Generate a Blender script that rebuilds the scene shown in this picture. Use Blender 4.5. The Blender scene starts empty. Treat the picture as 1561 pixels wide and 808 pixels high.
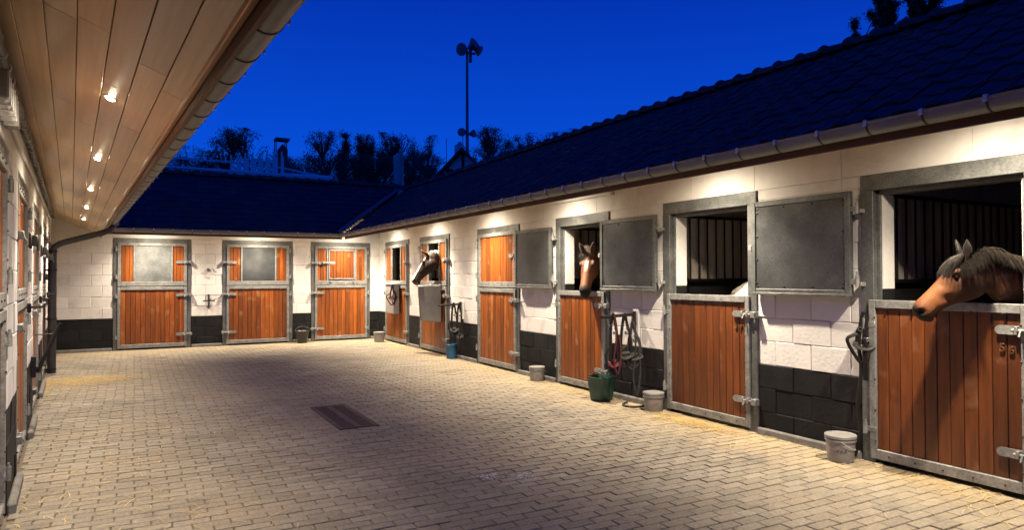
import bpy, math, random
from mathutils import Vector, Matrix, noise
R_ = math.radians
V = Vector
rnd = random.Random(7)
sc = bpy.context.scene
COL = sc.collection

# ------------------------------------------------------------------ camera
H = 1.65
YAW, PITCH, ROLL = R_(28.835), R_(0.94), R_(-0.176)
F_PX = 1044.9
_fw = V((math.sin(YAW) * math.cos(PITCH), math.cos(YAW) * math.cos(PITCH), math.sin(PITCH)))
_rt0 = V((math.cos(YAW), -math.sin(YAW), 0))
_up0 = _rt0.cross(_fw)
_rt = _rt0 * math.cos(ROLL) + _up0 * math.sin(ROLL)
_up = _up0 * math.cos(ROLL) - _rt0 * math.sin(ROLL)
cd = bpy.data.cameras.new('camera')
cam = bpy.data.objects.new('camera', cd)
COL.objects.link(cam)
cd.sensor_width = 36.0
cd.sensor_fit = 'HORIZONTAL'
cd.lens = F_PX / 1561 * 36
cd.clip_start = 0.05
cd.clip_end = 2000
m3 = Matrix((_rt, _up, -_fw)).transposed()
cam.matrix_world = Matrix.Translation((0, 0, H)) @ m3.to_4x4()
sc.camera = cam

# ------------------------------------------------------------------ sky (dusk, sun already set) and exposure
w = bpy.data.worlds.new('World')
sc.world = w
w.use_nodes = True
nt = w.node_tree
nt.nodes.clear()
_o = nt.nodes.new('ShaderNodeOutputWorld')
_b = nt.nodes.new('ShaderNodeBackground')
_tc = nt.nodes.new('ShaderNodeTexCoord')
_sx = nt.nodes.new('ShaderNodeSeparateXYZ')
_cr = nt.nodes.new('ShaderNodeValToRGB')
nt.links.new(_tc.outputs['Generated'], _sx.inputs[0])
nt.links.new(_sx.outputs['Z'], _cr.inputs[0])
nt.links.new(_cr.outputs[0], _b.inputs[0])
nt.links.new(_b.outputs[0], _o.inputs[0])
el = _cr.color_ramp.elements
el[0].position = 0.0
el[0].color = (0.005, 0.110, 0.68, 1)
el[1].position = 0.75
el[1].color = (0.0006, 0.012, 0.22, 1)
e2 = el.new(0.18)
e2.color = (0.0015, 0.062, 0.56, 1)
e3 = el.new(0.38)
e3.color = (0.0008, 0.027, 0.36, 1)
_b.inputs[1].default_value = 1.2

sc.view_settings.view_transform = 'Standard'
sc.view_settings.look = 'None'
sc.view_settings.exposure = 0.0
sc.view_settings.gamma = 1.0
sc.view_settings.use_curve_mapping = False
sc.render.engine = 'CYCLES'
sc.cycles.use_denoising = True
sc.cycles.max_bounces = 8
sc.cycles.diffuse_bounces = 4
sc.cycles.sample_clamp_indirect = 4.0

LAMP_COL = (1.0, 0.845, 0.63)
P_LEFT, P_RIGHT, P_FAR = 340.0, 610.0, 460.0
SPILL = .20

# ------------------------------------------------------------------ layout constants (metres)
RX, DY = 5.72, 17.75             # right wall plane x, far wall plane y
LC, LA = 0.37, R_(-3.911)        # left wall: distance beside camera, heading
OV = 1.37                        # right / far eave overhang
ROW = 0.2433                     # block course
BW = 0.42


def at(px, py, y):               # point on the sight line of a photo pixel at world depth y
    d = _fw * F_PX + _rt * (px - 780.5) + _up * (404 - py)
    return V((0, 0, H)) + d * (y / d.y)


# ------------------------------------------------------------------ mesh builder
class MB:
    def __init__(s):
        s.v, s.f, s.m = [], [], []
        s.M = None

    def add(s, verts, faces, mi=0):
        b = len(s.v)
        s.v += [tuple((s.M @ V(p)) if s.M else p) for p in verts]
        s.f += [tuple(i + b for i in f) for f in faces]
        s.m += [mi] * len(faces)

    def box(s, x0, x1, y0, y1, z0, z1, b=0.0, mi=0):
        cx, cy, cz = (x0 + x1) / 2, (y0 + y1) / 2, (z0 + z1) / 2
        hx, hy, hz = abs(x1 - x0) / 2, abs(y1 - y0) / 2, abs(z1 - z0) / 2
        if b <= 0:
            v = [(cx + i * hx, cy + j * hy, cz + k * hz) for k in (-1, 1) for j in (-1, 1) for i in (-1, 1)]
            f = [(0, 2, 3, 1), (4, 5, 7, 6), (0, 1, 5, 4), (2, 6, 7, 3), (0, 4, 6, 2), (1, 3, 7, 5)]
            return s.add(v, f, mi)
        b = min(b, hx * .49, hy * .49, hz * .49)
        v, ix = [], {}
        for i in (-1, 1):
            for j in (-1, 1):
                for k in (-1, 1):
                    ix[i, j, k, 0] = len(v); v.append((cx + i * hx, cy + j * (hy - b), cz + k * (hz - b)))
                    ix[i, j, k, 1] = len(v); v.append((cx + i * (hx - b), cy + j * hy, cz + k * (hz - b)))
                    ix[i, j, k, 2] = len(v); v.append((cx + i * (hx - b), cy + j * (hy - b), cz + k * hz))
        f = []
        for sgn in (-1, 1):
            f.append([ix[sgn, j, k, 0] for j, k in ((-1, -1), (1, -1), (1, 1), (-1, 1))])
            f.append([ix[i, sgn, k, 1] for i, k in ((-1, -1), (1, -1), (1, 1), (-1, 1))])
            f.append([ix[i, j, sgn, 2] for i, j in ((-1, -1), (1, -1), (1, 1), (-1, 1))])
        for a in (-1, 1):
            for c in (-1, 1):
                f.append([ix[a, c, -1, 0], ix[a, c, -1, 1], ix[a, c, 1, 1], ix[a, c, 1, 0]])
                f.append([ix[a, -1, c, 0], ix[a, -1, c, 2], ix[a, 1, c, 2], ix[a, 1, c, 0]])
                f.append([ix[-1, a, c, 1], ix[-1, a, c, 2], ix[1, a, c, 2], ix[1, a, c, 1]])
                for k in (-1, 1):
                    f.append([ix[a, c, k, 0], ix[a, c, k, 1], ix[a, c, k, 2]])
        C = V((cx, cy, cz))
        out = []
        for q in f:
            p0, p1, p2 = V(v[q[0]]), V(v[q[1]]), V(v[q[2]])
            n = (p1 - p0).cross(p2 - p0)
            ctr = sum((V(v[i]) for i in q), V()) / len(q)
            out.append(tuple(q) if n.dot(ctr - C) > 0 else tuple(reversed(q)))
        s.add(v, out, mi)

    def rings(s, rings, cap=True, closed=True, mi=0):
        n = len(rings[0])
        v = [p for r in rings for p in r]
        f = []
        for a in range(len(rings) - 1):
            for i in range(n if closed else n - 1):
                j = (i + 1) % n
                f.append((a * n + i, a * n + j, (a + 1) * n + j, (a + 1) * n + i))
        if cap:
            f.append(tuple(reversed(range(n))))
            f.append(tuple(range((len(rings) - 1) * n, len(rings) * n)))
        s.add(v, f, mi)

    def tube(s, pts, r, n=8, mi=0, cap=True, flat=1.0, ref=None):
        pts = [V(p) for p in pts]
        rr = r if isinstance(r, (list, tuple)) else [r] * len(pts)
        rings = []
        prev = None
        for i, p in enumerate(pts):
            t = (pts[min(i + 1, len(pts) - 1)] - pts[max(i - 1, 0)])
            t = t.normalized() if t.length > 1e-9 else V((0, 0, 1))
            if prev is None:
                a = V(ref) if ref else (V((0, 0, 1)) if abs(t.z) < .9 else V((1, 0, 0)))
            else:
                a = prev
            a = (a - t * a.dot(t))
            a = a.normalized() if a.length > 1e-6 else t.orthogonal().normalized()
            prev = a
            b = t.cross(a)
            rings.append([tuple(p + (a * math.cos(2 * math.pi * k / n) + b * math.sin(2 * math.pi * k / n) * flat) * rr[i]) for k in range(n)])
        s.rings(rings, cap=cap, mi=mi)

    def lathe(s, prof, c=(0, 0, 0), n=24, mi=0):
        v, f = [], []
        for r, z in prof:
            for k in range(n):
                a = 2 * math.pi * k / n
                v.append((c[0] + r * math.cos(a), c[1] + r * math.sin(a), c[2] + z))
        for i in range(len(prof) - 1):
            for k in range(n):
                j = (k + 1) % n
                f.append((i * n + k, i * n + j, (i + 1) * n + j, (i + 1) * n + k))
        if prof[0][0] > 1e-6: f.append(tuple(reversed(range(n))))
        if prof[-1][0] > 1e-6: f.append(tuple(range((len(prof) - 1) * n, len(prof) * n)))
        s.add(v, f, mi)

    def cyl(s, p, q, r, n=10, mi=0):
        s.tube([p, q], r, n, mi)

    def torus(s, c, ax, r, t, n=14, k=6, mi=0):
        ax = V(ax).normalized(); a = ax.orthogonal().normalized(); b = ax.cross(a); c = V(c)
        v, f = [], []
        for i in range(n):
            th = 2 * math.pi * i / n
            d = a * math.cos(th) + b * math.sin(th)
            for j in range(k):
                ph = 2 * math.pi * j / k
                v.append(tuple(c + d * (r + t * math.cos(ph)) + ax * t * math.sin(ph)))
        for i in range(n):
            for j in range(k):
                f.append((i * k + j, ((i + 1) % n) * k + j, ((i + 1) % n) * k + (j + 1) % k, i * k + (j + 1) % k))
        s.add(v, f, mi)

    def mesh(s, name, mats, smooth=None):
        me = bpy.data.meshes.new(name)
        me.from_pydata(s.v, [], s.f)
        if not isinstance(mats, (list, tuple)): mats = [mats]
        for m in mats: me.materials.append(m)
        if len(mats) > 1: me.polygons.foreach_set('material_index', s.m)
        if smooth:
            me.polygons.foreach_set('use_smooth', [True] * len(me.polygons))
            me.set_sharp_from_angle(angle=R_(smooth))
        me.update()
        return me

    def obj(s, name, mats, parent=None, smooth=None, loc=None):
        return link(name, s.mesh(name, mats, smooth), parent, loc)


def link(name, data, parent=None, loc=None, rot=None):
    o = bpy.data.objects.new(name, data)
    COL.objects.link(o)
    if parent: o.parent = parent
    if loc is not None: o.location = loc
    if rot is not None: o.rotation_euler = rot
    return o


def tag(o, label=None, cat=None, group=None, kind=None):
    if label: o['label'] = label
    if cat: o['category'] = cat
    if group: o['group'] = group
    if kind: o['kind'] = kind
    return o


def empty(name, loc=(0, 0, 0), rz=0.0):
    o = link(name, None, None, loc, (0, 0, rz))
    o.empty_display_size = .1
    return o


_bc = {}


def piece(name, size, m, parent, loc, b=0.004, rot=None):        # shared chamfered box
    k = (round(size[0], 3), round(size[1], 3), round(size[2], 3), m.name, b)
    if k not in _bc:
        q = MB(); q.box(-size[0] / 2, size[0] / 2, -size[1] / 2, size[1] / 2, -size[2] / 2, size[2] / 2, b)
        _bc[k] = q.mesh(name, m)
    return link(name, _bc[k], parent, loc, rot)


# ------------------------------------------------------------------ materials
def mat(name, c1, c2=None, rough=.6, metal=0.0, scale=6.0, stretch=(1, 1, 1), detail=6, rand=0.0, island=0.0, bump=0.0, bscale=None,
        spec=0.5, coat=0.0, voronoi=0.0, speck=None, contrast=(.35, .65), rvar=0.0, world=False, dirt=None):
    m = bpy.data.materials.new(name)
    m.use_nodes = True
    t = m.node_tree; N = t.nodes; L = t.links
    bs = N['Principled BSDF']
    bs.inputs['Roughness'].default_value = rough
    bs.inputs['Metallic'].default_value = metal
    bs.inputs['Specular IOR Level'].default_value = spec
    bs.inputs['Coat Weight'].default_value = coat
    bs.inputs['Coat Roughness'].default_value = .25
    if world:
        g = N.new('ShaderNodeNewGeometry'); src = g.outputs['Position']
    else:
        tc = N.new('ShaderNodeTexCoord'); src = tc.outputs['Object']
        oi = N.new('ShaderNodeObjectInfo')
        ad = N.new('ShaderNodeVectorMath'); ad.operation = 'MULTIPLY_ADD'     # shift the pattern per object
        L.new(oi.outputs['Random'], ad.inputs[0]); ad.inputs[1].default_value = (37, 19, 53); L.new(src, ad.inputs[2])
        src = ad.outputs[0]
    mp = N.new('ShaderNodeMapping'); mp.inputs['Scale'].default_value = stretch
    L.new(src, mp.inputs[0])
    nz = N.new('ShaderNodeTexNoise'); nz.inputs['Scale'].default_value = scale; nz.inputs['Detail'].default_value = detail
    nz.inputs['Roughness'].default_value = .6
    L.new(mp.outputs[0], nz.inputs['Vector'])
    mr = N.new('ShaderNodeMapRange'); mr.inputs[1].default_value = contrast[0]; mr.inputs[2].default_value = contrast[1]
    L.new(nz.outputs[0], mr.inputs[0])
    mx = N.new('ShaderNodeMix'); mx.data_type = 'RGBA'
    mx.inputs[6].default_value = (*c1, 1); mx.inputs[7].default_value = (*(c2 or c1), 1)
    L.new(mr.outputs[0], mx.inputs[0])
    col = mx.outputs[2]
    if voronoi:
        vo = N.new('ShaderNodeTexVoronoi'); vo.inputs['Scale'].default_value = voronoi
        L.new(src, vo.inputs['Vector'])
        hs = N.new('ShaderNodeHueSaturation')
        sp = N.new('ShaderNodeSeparateColor'); L.new(vo.outputs['Color'], sp.inputs[0])
        m2 = N.new('ShaderNodeMapRange'); m2.inputs[3].default_value = .8; m2.inputs[4].default_value = 1.2
        L.new(sp.outputs[0], m2.inputs[0]); L.new(m2.outputs[0], hs.inputs['Value']); L.new(col, hs.inputs['Color'])
        col = hs.outputs[0]
    if rand or island:
        hs = N.new('ShaderNodeHueSaturation')
        m2 = N.new('ShaderNodeMapRange')
        a = rand or island
        m2.inputs[3].default_value = 1 - a; m2.inputs[4].default_value = 1 + a
        if rand:
            o2 = N.new('ShaderNodeObjectInfo'); L.new(o2.outputs['Random'], m2.inputs[0])
        else:
            g2 = N.new('ShaderNodeNewGeometry'); L.new(g2.outputs['Random Per Island'], m2.inputs[0])
        L.new(m2.outputs[0], hs.inputs['Value']); L.new(col, hs.inputs['Color'])
        col = hs.outputs[0]
    if dirt:                      # (colour, scale, threshold): worn patches with their own shape
        d = N.new('ShaderNodeTexNoise'); d.inputs['Scale'].default_value = dirt[1]; d.inputs['Detail'].default_value = 8
        L.new(src, d.inputs['Vector'])
        dr = N.new('ShaderNodeMapRange'); dr.inputs[1].default_value = dirt[2]; dr.inputs[2].default_value = dirt[2] + .14
        dr.inputs[4].default_value = dirt[3] if len(dirt) > 3 else .8
        L.new(d.outputs[0], dr.inputs[0])
        dm = N.new('ShaderNodeMix'); dm.data_type = 'RGBA'; dm.inputs[7].default_value = (*dirt[0], 1)
        L.new(dr.outputs[0], dm.inputs[0]); L.new(col, dm.inputs[6]); col = dm.outputs[2]
    L.new(col, bs.inputs['Base Color'])
    if rvar:
        rr = N.new('ShaderNodeMapRange'); rr.inputs[3].default_value = rough - rvar; rr.inputs[4].default_value = rough + rvar
        L.new(nz.outputs[0], rr.inputs[0]); L.new(rr.outputs[0], bs.inputs['Roughness'])
    if bump:
        bp = N.new('ShaderNodeBump'); bp.inputs['Strength'].default_value = 1.0; bp.inputs['Distance'].default_value = bump
        if bscale:
            n2 = N.new('ShaderNodeTexNoise'); n2.inputs['Scale'].default_value = bscale; n2.inputs['Detail'].default_value = 5
            L.new(mp.outputs[0], n2.inputs['Vector']); L.new(n2.outputs[0], bp.inputs['Height'])
        else:
            L.new(nz.outputs[0], bp.inputs['Height'])
        L.new(bp.outputs[0], bs.inputs['Normal'])
    return m


M = {}
M['white'] = mat('white_paint', (.70, .68, .66), (.61, .595, .58), .7, scale=3, rand=.05, bump=.004, bscale=30, dirt=((.42, .385, .33), 2.6, .58, .5))
M['mortar_white'] = mat('white_mortar', (.62, .60, .575), (.52, .505, .48), .8, scale=8, bump=.004, bscale=40, world=True)
M['black'] = mat('black_paint', (.007, .0075, .0085), (.013, .0135, .0145), .65, scale=4, rand=.2, bump=.004, bscale=28, spec=.2, dirt=((.03, .028, .026), 3.0, .64, .4))
M['mortar_black'] = mat('black_mortar', (.006, .006, .007), (.010, .010, .011), .8, bump=.003, bscale=40, world=True)
M['plinth'] = mat('plinth_concrete', (.20, .19, .18), (.13, .125, .12), .85, scale=9, bump=.004, bscale=50)
M['steel'] = mat('galvanised_steel', (.10, .108, .108), (.155, .16, .158), .5, .45, scale=5, voronoi=70, rvar=.12, bump=.0006, bscale=90, dirt=((.27, .265, .25), 3.2, .60, .6))
M['steel_light'] = mat('bright_galvanised_steel', (.29, .29, .28), (.19, .195, .19), .5, .3, scale=9, voronoi=60, rvar=.1, dirt=((.20, .19, .18), 9, .62, .7))
M['sheet'] = mat('galvanised_sheet', (.060, .066, .069), (.11, .115, .118), .42, .5, scale=2.2, voronoi=120, rvar=.12, bump=.0008, bscale=60, dirt=((.20, .20, .195), 3.5, .66, .45))
M['sheet_pale'] = mat('worn_pale_sheet', (.24, .25, .248), (.11, .12, .122), .45, .35, scale=2.2, voronoi=90, rvar=.1, dirt=((.13, .14, .14), 5, .60, .6))
M['wood'] = mat('red_brown_door_wood', (.285, .078, .009), (.15, .037, .006), .42, scale=3.0, stretch=(7, 7, .55), detail=9, rand=.38, bump=.002, coat=.1, rvar=.12, dirt=((.42, .22, .10), 3.4, .60, .55))
M['wood_dk'] = mat('dark_door_wood', (.155, .043, .009), (.082, .022, .0055), .40, scale=3.0, stretch=(7, 7, .55), detail=9, rand=.32, bump=.002, coat=.1, rvar=.12, dirt=((.27, .13, .06), 3.6, .60, .6))
M['wood_gap'] = mat('dark_groove_wood', (.03, .012, .006), None, .8)
M['soffit'] = mat('pale_soffit_wood', (.66, .47, .265), (.52, .355, .19), .36, scale=3.2, stretch=(.35, 9, 9), detail=8, rand=.17, bump=.0006, coat=.25, contrast=(.3, .7))
M['batten'] = mat('varnished_batten', (.50, .29, .12), (.40, .22, .09), .3, scale=3, stretch=(.3, 9, 9), coat=.3)
M['fascia'] = mat('brown_fascia', (.13, .058, .026), (.085, .038, .018), .6, scale=3, stretch=(.3, 8, 8), rand=.1)
M['zinc'] = mat('zinc_gutter', (.15, .156, .165), (.20, .205, .215), .45, .35, scale=3, rvar=.1, dirt=((.10, .09, .085), 4, .6, .6))
M['zinc_light'] = mat('zinc_clip', (.62, .61, .58), (.5, .49, .47), .45, .3)
M['dark_strap'] = mat('dark_strap', (.02, .02, .02), None, .5, .3)
M['tile'] = mat('anthracite_roof_tile', (.024, .026, .028), (.036, .038, .040), .75, scale=7, rand=.25, bump=.002, bscale=50)
M['tile_f'] = mat('anthracite_roof_tile_field', (.024, .026, .028), (.036, .038, .040), .75, scale=7, island=.25, bump=.002, bscale=50)
M['deck'] = mat('roof_deck', (.025, .024, .024), (.035, .033, .032), .9)
M['flash'] = mat('valley_zinc', (.10, .11, .12), (.15, .16, .17), .4, .5)
M['plastic_blk'] = mat('black_plastic', (.018, .018, .02), (.028, .028, .03), .42, bump=.0004)
M['pipe'] = mat('dark_pipe', (.03, .032, .036), (.045, .046, .05), .38, rvar=.08)
M['iron'] = mat('black_iron', (.012, .012, .013), (.022, .021, .02), .45, .3)
M['rust'] = mat('rusty_brass', (.17, .085, .032), (.10, .045, .018), .5, .5, scale=20)
M['nail'] = mat('dark_nail', (.05, .04, .035), None, .5, .5)
M['inner_board'] = mat('stall_board', (.74, .64, .56), (.60, .51, .45), .75, scale=3, stretch=(5, 5, .6), rand=.2, bump=.002)
M['inner_wall'] = mat('stall_wall', (.30, .26, .22), (.2, .17, .15), .85, scale=3, bump=.003)
M['stall_floor'] = mat('stall_bedding', (.24, .17, .08), (.14, .10, .05), .9, scale=12, bump=.02)


def paver_mat(name, island):
    m = mat(name, (.27, .24, .19), (.175, .155, .125), .8, scale=1.1, detail=8, bump=.0035, bscale=55, world=True,
            rand=0 if island else .16, island=.16 if island else 0, contrast=(.36, .64), rvar=.08)
    t = m.node_tree; N = t.nodes; L = t.links
    bs = N['Principled BSDF']
    src = bs.inputs['Base Color'].links[0].from_socket
    g = N.new('ShaderNodeNewGeometry')
    # trodden dust and dry mud, its own shape
    n1 = N.new('ShaderNodeTexNoise'); n1.inputs['Scale'].default_value = .55; n1.inputs['Detail'].default_value = 10; n1.inputs['Roughness'].default_value = .68
    L.new(g.outputs['Position'], n1.inputs['Vector'])
    r1 = N.new('ShaderNodeMapRange'); r1.inputs[1].default_value = .46; r1.inputs[2].default_value = .72; r1.inputs[4].default_value = .65
    L.new(n1.outputs[0], r1.inputs[0])
    x1 = N.new('ShaderNodeMix'); x1.data_type = 'RGBA'; x1.inputs[7].default_value = (.42, .34, .23, 1)
    L.new(r1.outputs[0], x1.inputs[0]); L.new(src, x1.inputs[6])
    n2 = N.new('ShaderNodeTexNoise'); n2.inputs['Scale'].default_value = 45; n2.inputs['Detail'].default_value = 4
    L.new(g.outputs['Position'], n2.inputs['Vector'])
    r2 = N.new('ShaderNodeMapRange'); r2.inputs[1].default_value = .3; r2.inputs[2].default_value = .7; r2.inputs[3].default_value = .78; r2.inputs[4].default_value = 1.2
    L.new(n2.outputs[0], r2.inputs[0])
    n3 = N.new('ShaderNodeTexNoise'); n3.inputs['Scale'].default_value = 1.5; n3.inputs['Detail'].default_value = 11; n3.inputs['Roughness'].default_value = .72
    n3.inputs['Distortion'].default_value = .6
    L.new(g.outputs['Position'], n3.inputs['Vector'])
    r3 = N.new('ShaderNodeMapRange'); r3.inputs[1].default_value = .53; r3.inputs[2].default_value = .70; r3.inputs[4].default_value = .55
    L.new(n3.outputs[0], r3.inputs[0])
    x3 = N.new('ShaderNodeMix'); x3.data_type = 'RGBA'; x3.inputs[7].default_value = (.095, .078, .060, 1)      # trodden-in stains
    L.new(r3.outputs[0], x3.inputs[0]); L.new(x1.outputs[2], x3.inputs[6])
    hs = N.new('ShaderNodeHueSaturation'); L.new(r2.outputs[0], hs.inputs['Value']); L.new(x3.outputs[2], hs.inputs['Color'])
    L.new(hs.outputs[0], bs.inputs['Base Color'])
    return m


def dust(m):                       # fine sand and chaff that gathers along the stable walls
    t = m.node_tree; N = t.nodes; L = t.links
    bs = N['Principled BSDF']; src = bs.inputs['Base Color'].links[0].from_socket
    g = N.new('ShaderNodeNewGeometry'); sp = N.new('ShaderNodeSeparateXYZ'); L.new(g.outputs['Position'], sp.inputs[0])
    n1 = N.new('ShaderNodeTexNoise'); n1.inputs['Scale'].default_value = 1.3; n1.inputs['Detail'].default_value = 9; n1.inputs['Roughness'].default_value = .7
    L.new(g.outputs['Position'], n1.inputs['Vector'])
    a = N.new('ShaderNodeMapRange'); a.inputs[1].default_value = 3.9; a.inputs[2].default_value = 5.7; a.inputs[3].default_value = -.25; a.inputs[4].default_value = .42
    L.new(sp.outputs['X'], a.inputs[0])
    b = N.new('ShaderNodeMapRange'); b.inputs[1].default_value = 15.2; b.inputs[2].default_value = 17.7; b.inputs[3].default_value = -.25; b.inputs[4].default_value = .38
    L.new(sp.outputs['Y'], b.inputs[0])
    mx = N.new('ShaderNodeMath'); mx.operation = 'MAXIMUM'; L.new(a.outputs[0], mx.inputs[0]); L.new(b.outputs[0], mx.inputs[1])
    ad = N.new('ShaderNodeMath'); ad.operation = 'ADD'; L.new(mx.outputs[0], ad.inputs[0]); L.new(n1.outputs[0], ad.inputs[1])
    r = N.new('ShaderNodeMapRange'); r.inputs[1].default_value = .5; r.inputs[2].default_value = .95; r.inputs[4].default_value = .85
    L.new(ad.outputs[0], r.inputs[0])
    x = N.new('ShaderNodeMix'); x.data_type = 'RGBA'; x.inputs[7].default_value = (.40, .32, .20, 1)
    L.new(r.outputs[0], x.inputs[0]); L.new(src, x.inputs[6]); L.new(x.outputs[2], bs.inputs['Base Color'])
    return m


M['paver'] = dust(paver_mat('concrete_paver', False))
M['paver_f'] = dust(paver_mat('concrete_paver_field', True))
M['joint'] = mat('joint_sand', (.105, .08, .056), (.20, .155, .10), .95, scale=.7, detail=10, bump=.004, bscale=70, world=True, contrast=(.42, .68))
dust(M['joint'])
M['soil'] = mat('surrounding_earth', (.07, .06, .045), (.05, .055, .03), .95, scale=.4, world=True)
M['grey_plastic'] = mat('grey_bucket_plastic', (.27, .262, .255), (.21, .205, .20), .5, scale=5, dirt=((.18, .15, .12), 9, .60, .6))
M['white_plastic'] = mat('white_plastic', (.66, .65, .64), (.56, .55, .54), .5)
M['green_plastic'] = mat('dark_green_rubber', (.012, .055, .042), (.018, .07, .052), .45, dirt=((.08, .08, .06), 7, .64, .5))
M['blue_plastic'] = mat('blue_plastic', (.012, .08, .17), (.015, .10, .20), .45, dirt=((.08, .09, .10), 7, .66, .5))
M['ink_red'] = mat('red_ink', (.30, .03, .03), None, .6)
M['ink_black'] = mat('black_ink', (.03, .03, .04), None, .6)
M['leather'] = mat('black_leather', (.007, .0065, .0065), (.012, .010, .009), .55, rand=.1, spec=.3)
M['grey_web'] = mat('grey_webbing', (.022, .022, .025), (.045, .045, .048), .75, scale=30, spec=.25)
M['red_rope'] = mat('red_rope', (.12, .010, .016), (.05, .008, .012), .75, scale=60, spec=.25)
M['dark_red'] = mat('dark_red_rope', (.10, .010, .016), (.03, .008, .01), .75, scale=60)
M['buckle'] = mat('nickel_buckle', (.55, .55, .53), None, .25, .9)
M['drain'] = mat('rusty_iron_drain', (.045, .030, .028), (.075, .048, .042), .55, .5, scale=12, bump=.001)
M['drain_rim'] = mat('worn_drain_rim', (.085, .06, .053), (.055, .038, .034), .5, .4, scale=14)
M['straw'] = mat('dry_straw', (.62, .46, .19), (.46, .32, .12), .7, scale=4, island=.3)
M['bark'] = mat('tree_bark', (.05, .045, .04), (.08, .075, .07), .9)
M['leaf'] = mat('dusk_foliage', (.035, .055, .022), (.055, .075, .03), .7, island=.4)
M['leaf2'] = mat('dusk_foliage_olive', (.05, .06, .025), (.075, .08, .035), .7, island=.4)
M['render'] = mat('white_render', (.72, .72, .70), (.62, .62, .60), .8)
M['timber'] = mat('dark_timber', (.03, .022, .018), None, .7)
M['house_roof'] = mat('house_roof', (.05, .035, .03), (.035, .025, .022), .8)
M['mast'] = mat('mast_steel', (.12, .13, .14), (.16, .17, .18), .5, .4)
M['white_metal'] = mat('white_metal', (.75, .76, .77), (.66, .67, .68), .45)
M['flue'] = mat('flue_pipe', (.45, .46, .47), (.38, .39, .40), .4, .4)
M['brick'] = mat('chimney_brick', (.16, .085, .06), (.11, .06, .045), .9, scale=12)


def emit(name, c, s):
    m = bpy.data.materials.new(name); m.use_nodes = True
    N = m.node_tree.nodes; b = N['Principled BSDF']
    b.inputs['Base Color'].default_value = (.9, .9, .9, 1)
    b.inputs['Emission Color'].default_value = (*c, 1); b.inputs['Emission Strength'].default_value = s
    return m


M['lens'] = emit('lit_lens', (1.0, .84, .58), 150)
_cl = bpy.data.materials.new('clear_cover'); _cl.use_nodes = True
_cb = _cl.node_tree.nodes['Principled BSDF']
_cb.inputs['Base Color'].default_value = (.75, .75, .74, 1); _cb.inputs['Roughness'].default_value = .18
_cb.inputs['Alpha'].default_value = .55
M['clear'] = _cl

# ------------------------------------------------------------------ ground and paving
g = MB(); g.add([(-600, -600, -.06), (600, -600, -.06), (600, 900, -.06), (-600, 900, -.06)], [(0, 1, 2, 3)])
tag(g.obj('ground', M['soil']), kind='structure')


def left_x(y): return -LC + math.tan(LA) * y


yard = MB()
yard.add([(left_x(-3) - .3, -3, -.006), (RX + .3, -3, -.006), (RX + .3, DY + .3, -.006), (left_x(DY) - .3, DY + .3, -.006)], [(0, 1, 2, 3)])
yard = yard.obj('courtyard_paving', M['joint'])
tag(yard, kind='structure')
PL, PW, JT = .235, .1, .0072
DR = (1.94, 2.38, 7.38, 8.76)     # drain opening
spots = []
ny = int((DY + 3) / PW)
for j in range(ny):
    y = DY - (j + .5) * PW
    off = (j % 2) * PL / 2 + rnd.uniform(-.012, .012)
    i0 = int(left_x(y) / PL) - 2
    for i in range(i0, int(RX / PL) + 2):
        x = i * PL + off
        a, b = max(x, left_x(y) + .01), min(x + PL, RX)
        if b - a < .05: continue
        if b > DR[0] and a < DR[1] and y + PW / 2 > DR[2] and y - PW / 2 < DR[3]:
            if a < DR[0] - .04: b = DR[0]
            elif b > DR[1] + .04: a = DR[1]
            else: continue
            if b - a < .04: continue
        spots.append((a, b, y))


def seen(x, y):
    d = V((x, y, 0)) - V((0, 0, H)); z = d.dot(_fw)
    if z < .3: return 0
    px, py = 780.5 + F_PX * d.dot(_rt) / z, 404 - F_PX * d.dot(_up) / z
    return 1 / (z * z * z) if (0 < px < 1561 and 0 < py < 800) else 0


order = sorted(range(len(spots)), key=lambda k: -seen((spots[k][0] + spots[k][1]) / 2, spots[k][2]))
near = set(order[:300])
fld = MB()
for k, (a, b, y) in enumerate(spots):
    dz = rnd.gauss(0, .0016); dj = rnd.uniform(-.002, .002); tx, ty = rnd.gauss(0, .004), rnd.gauss(0, .006)
    L_, cx = b - a - JT, (a + b) / 2
    if k in near:
        piece('paver', (L_, PW - JT, .05), M['paver'], yard, (cx, y + dj, -.025 + .004 + dz), .0045, (ty, tx, rnd.gauss(0, .006)))
    else:
        x0, x1, y0, y1 = cx - L_ / 2, cx + L_ / 2, y + dj - (PW - JT) / 2, y + dj + (PW - JT) / 2
        c = .0045
        def zz(xx, yy): return .004 + dz + (xx - cx) * tx + (yy - y) * ty
        top = [(xx, yy, zz(xx, yy)) for xx, yy in ((x0 + c, y0 + c), (x1 - c, y0 + c), (x1 - c, y1 - c), (x0 + c, y1 - c))]
        bot = [(xx, yy, -.008) for xx, yy in ((x0, y0), (x1, y0), (x1, y1), (x0, y1))]
        fld.add(top + bot, [(0, 1, 2, 3), (4, 5, 1, 0), (5, 6, 2, 1), (6, 7, 3, 2), (7, 4, 0, 3)])
tag(fld.obj('paver_field', M['paver_f'], yard), kind='stuff')


# ------------------------------------------------------------------ wings
def wing(name, loc, rz, label):
    e = empty(name, loc, rz)
    return tag(e, label, 'building')


right = wing('stable_wing', (RX, 0, 0), -math.pi / 2, 'long right-hand stable block with open half doors, horses and tiled roof')
far = wing('stable_wing', (0, DY, 0), 0, 'stable block across the end of the yard with three closed doors')
left = wing('stable_wing', (-LC, 0, 0), math.pi / 2 - LA, 'left-hand stable block under the pale boarded soffit with downlights')


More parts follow.
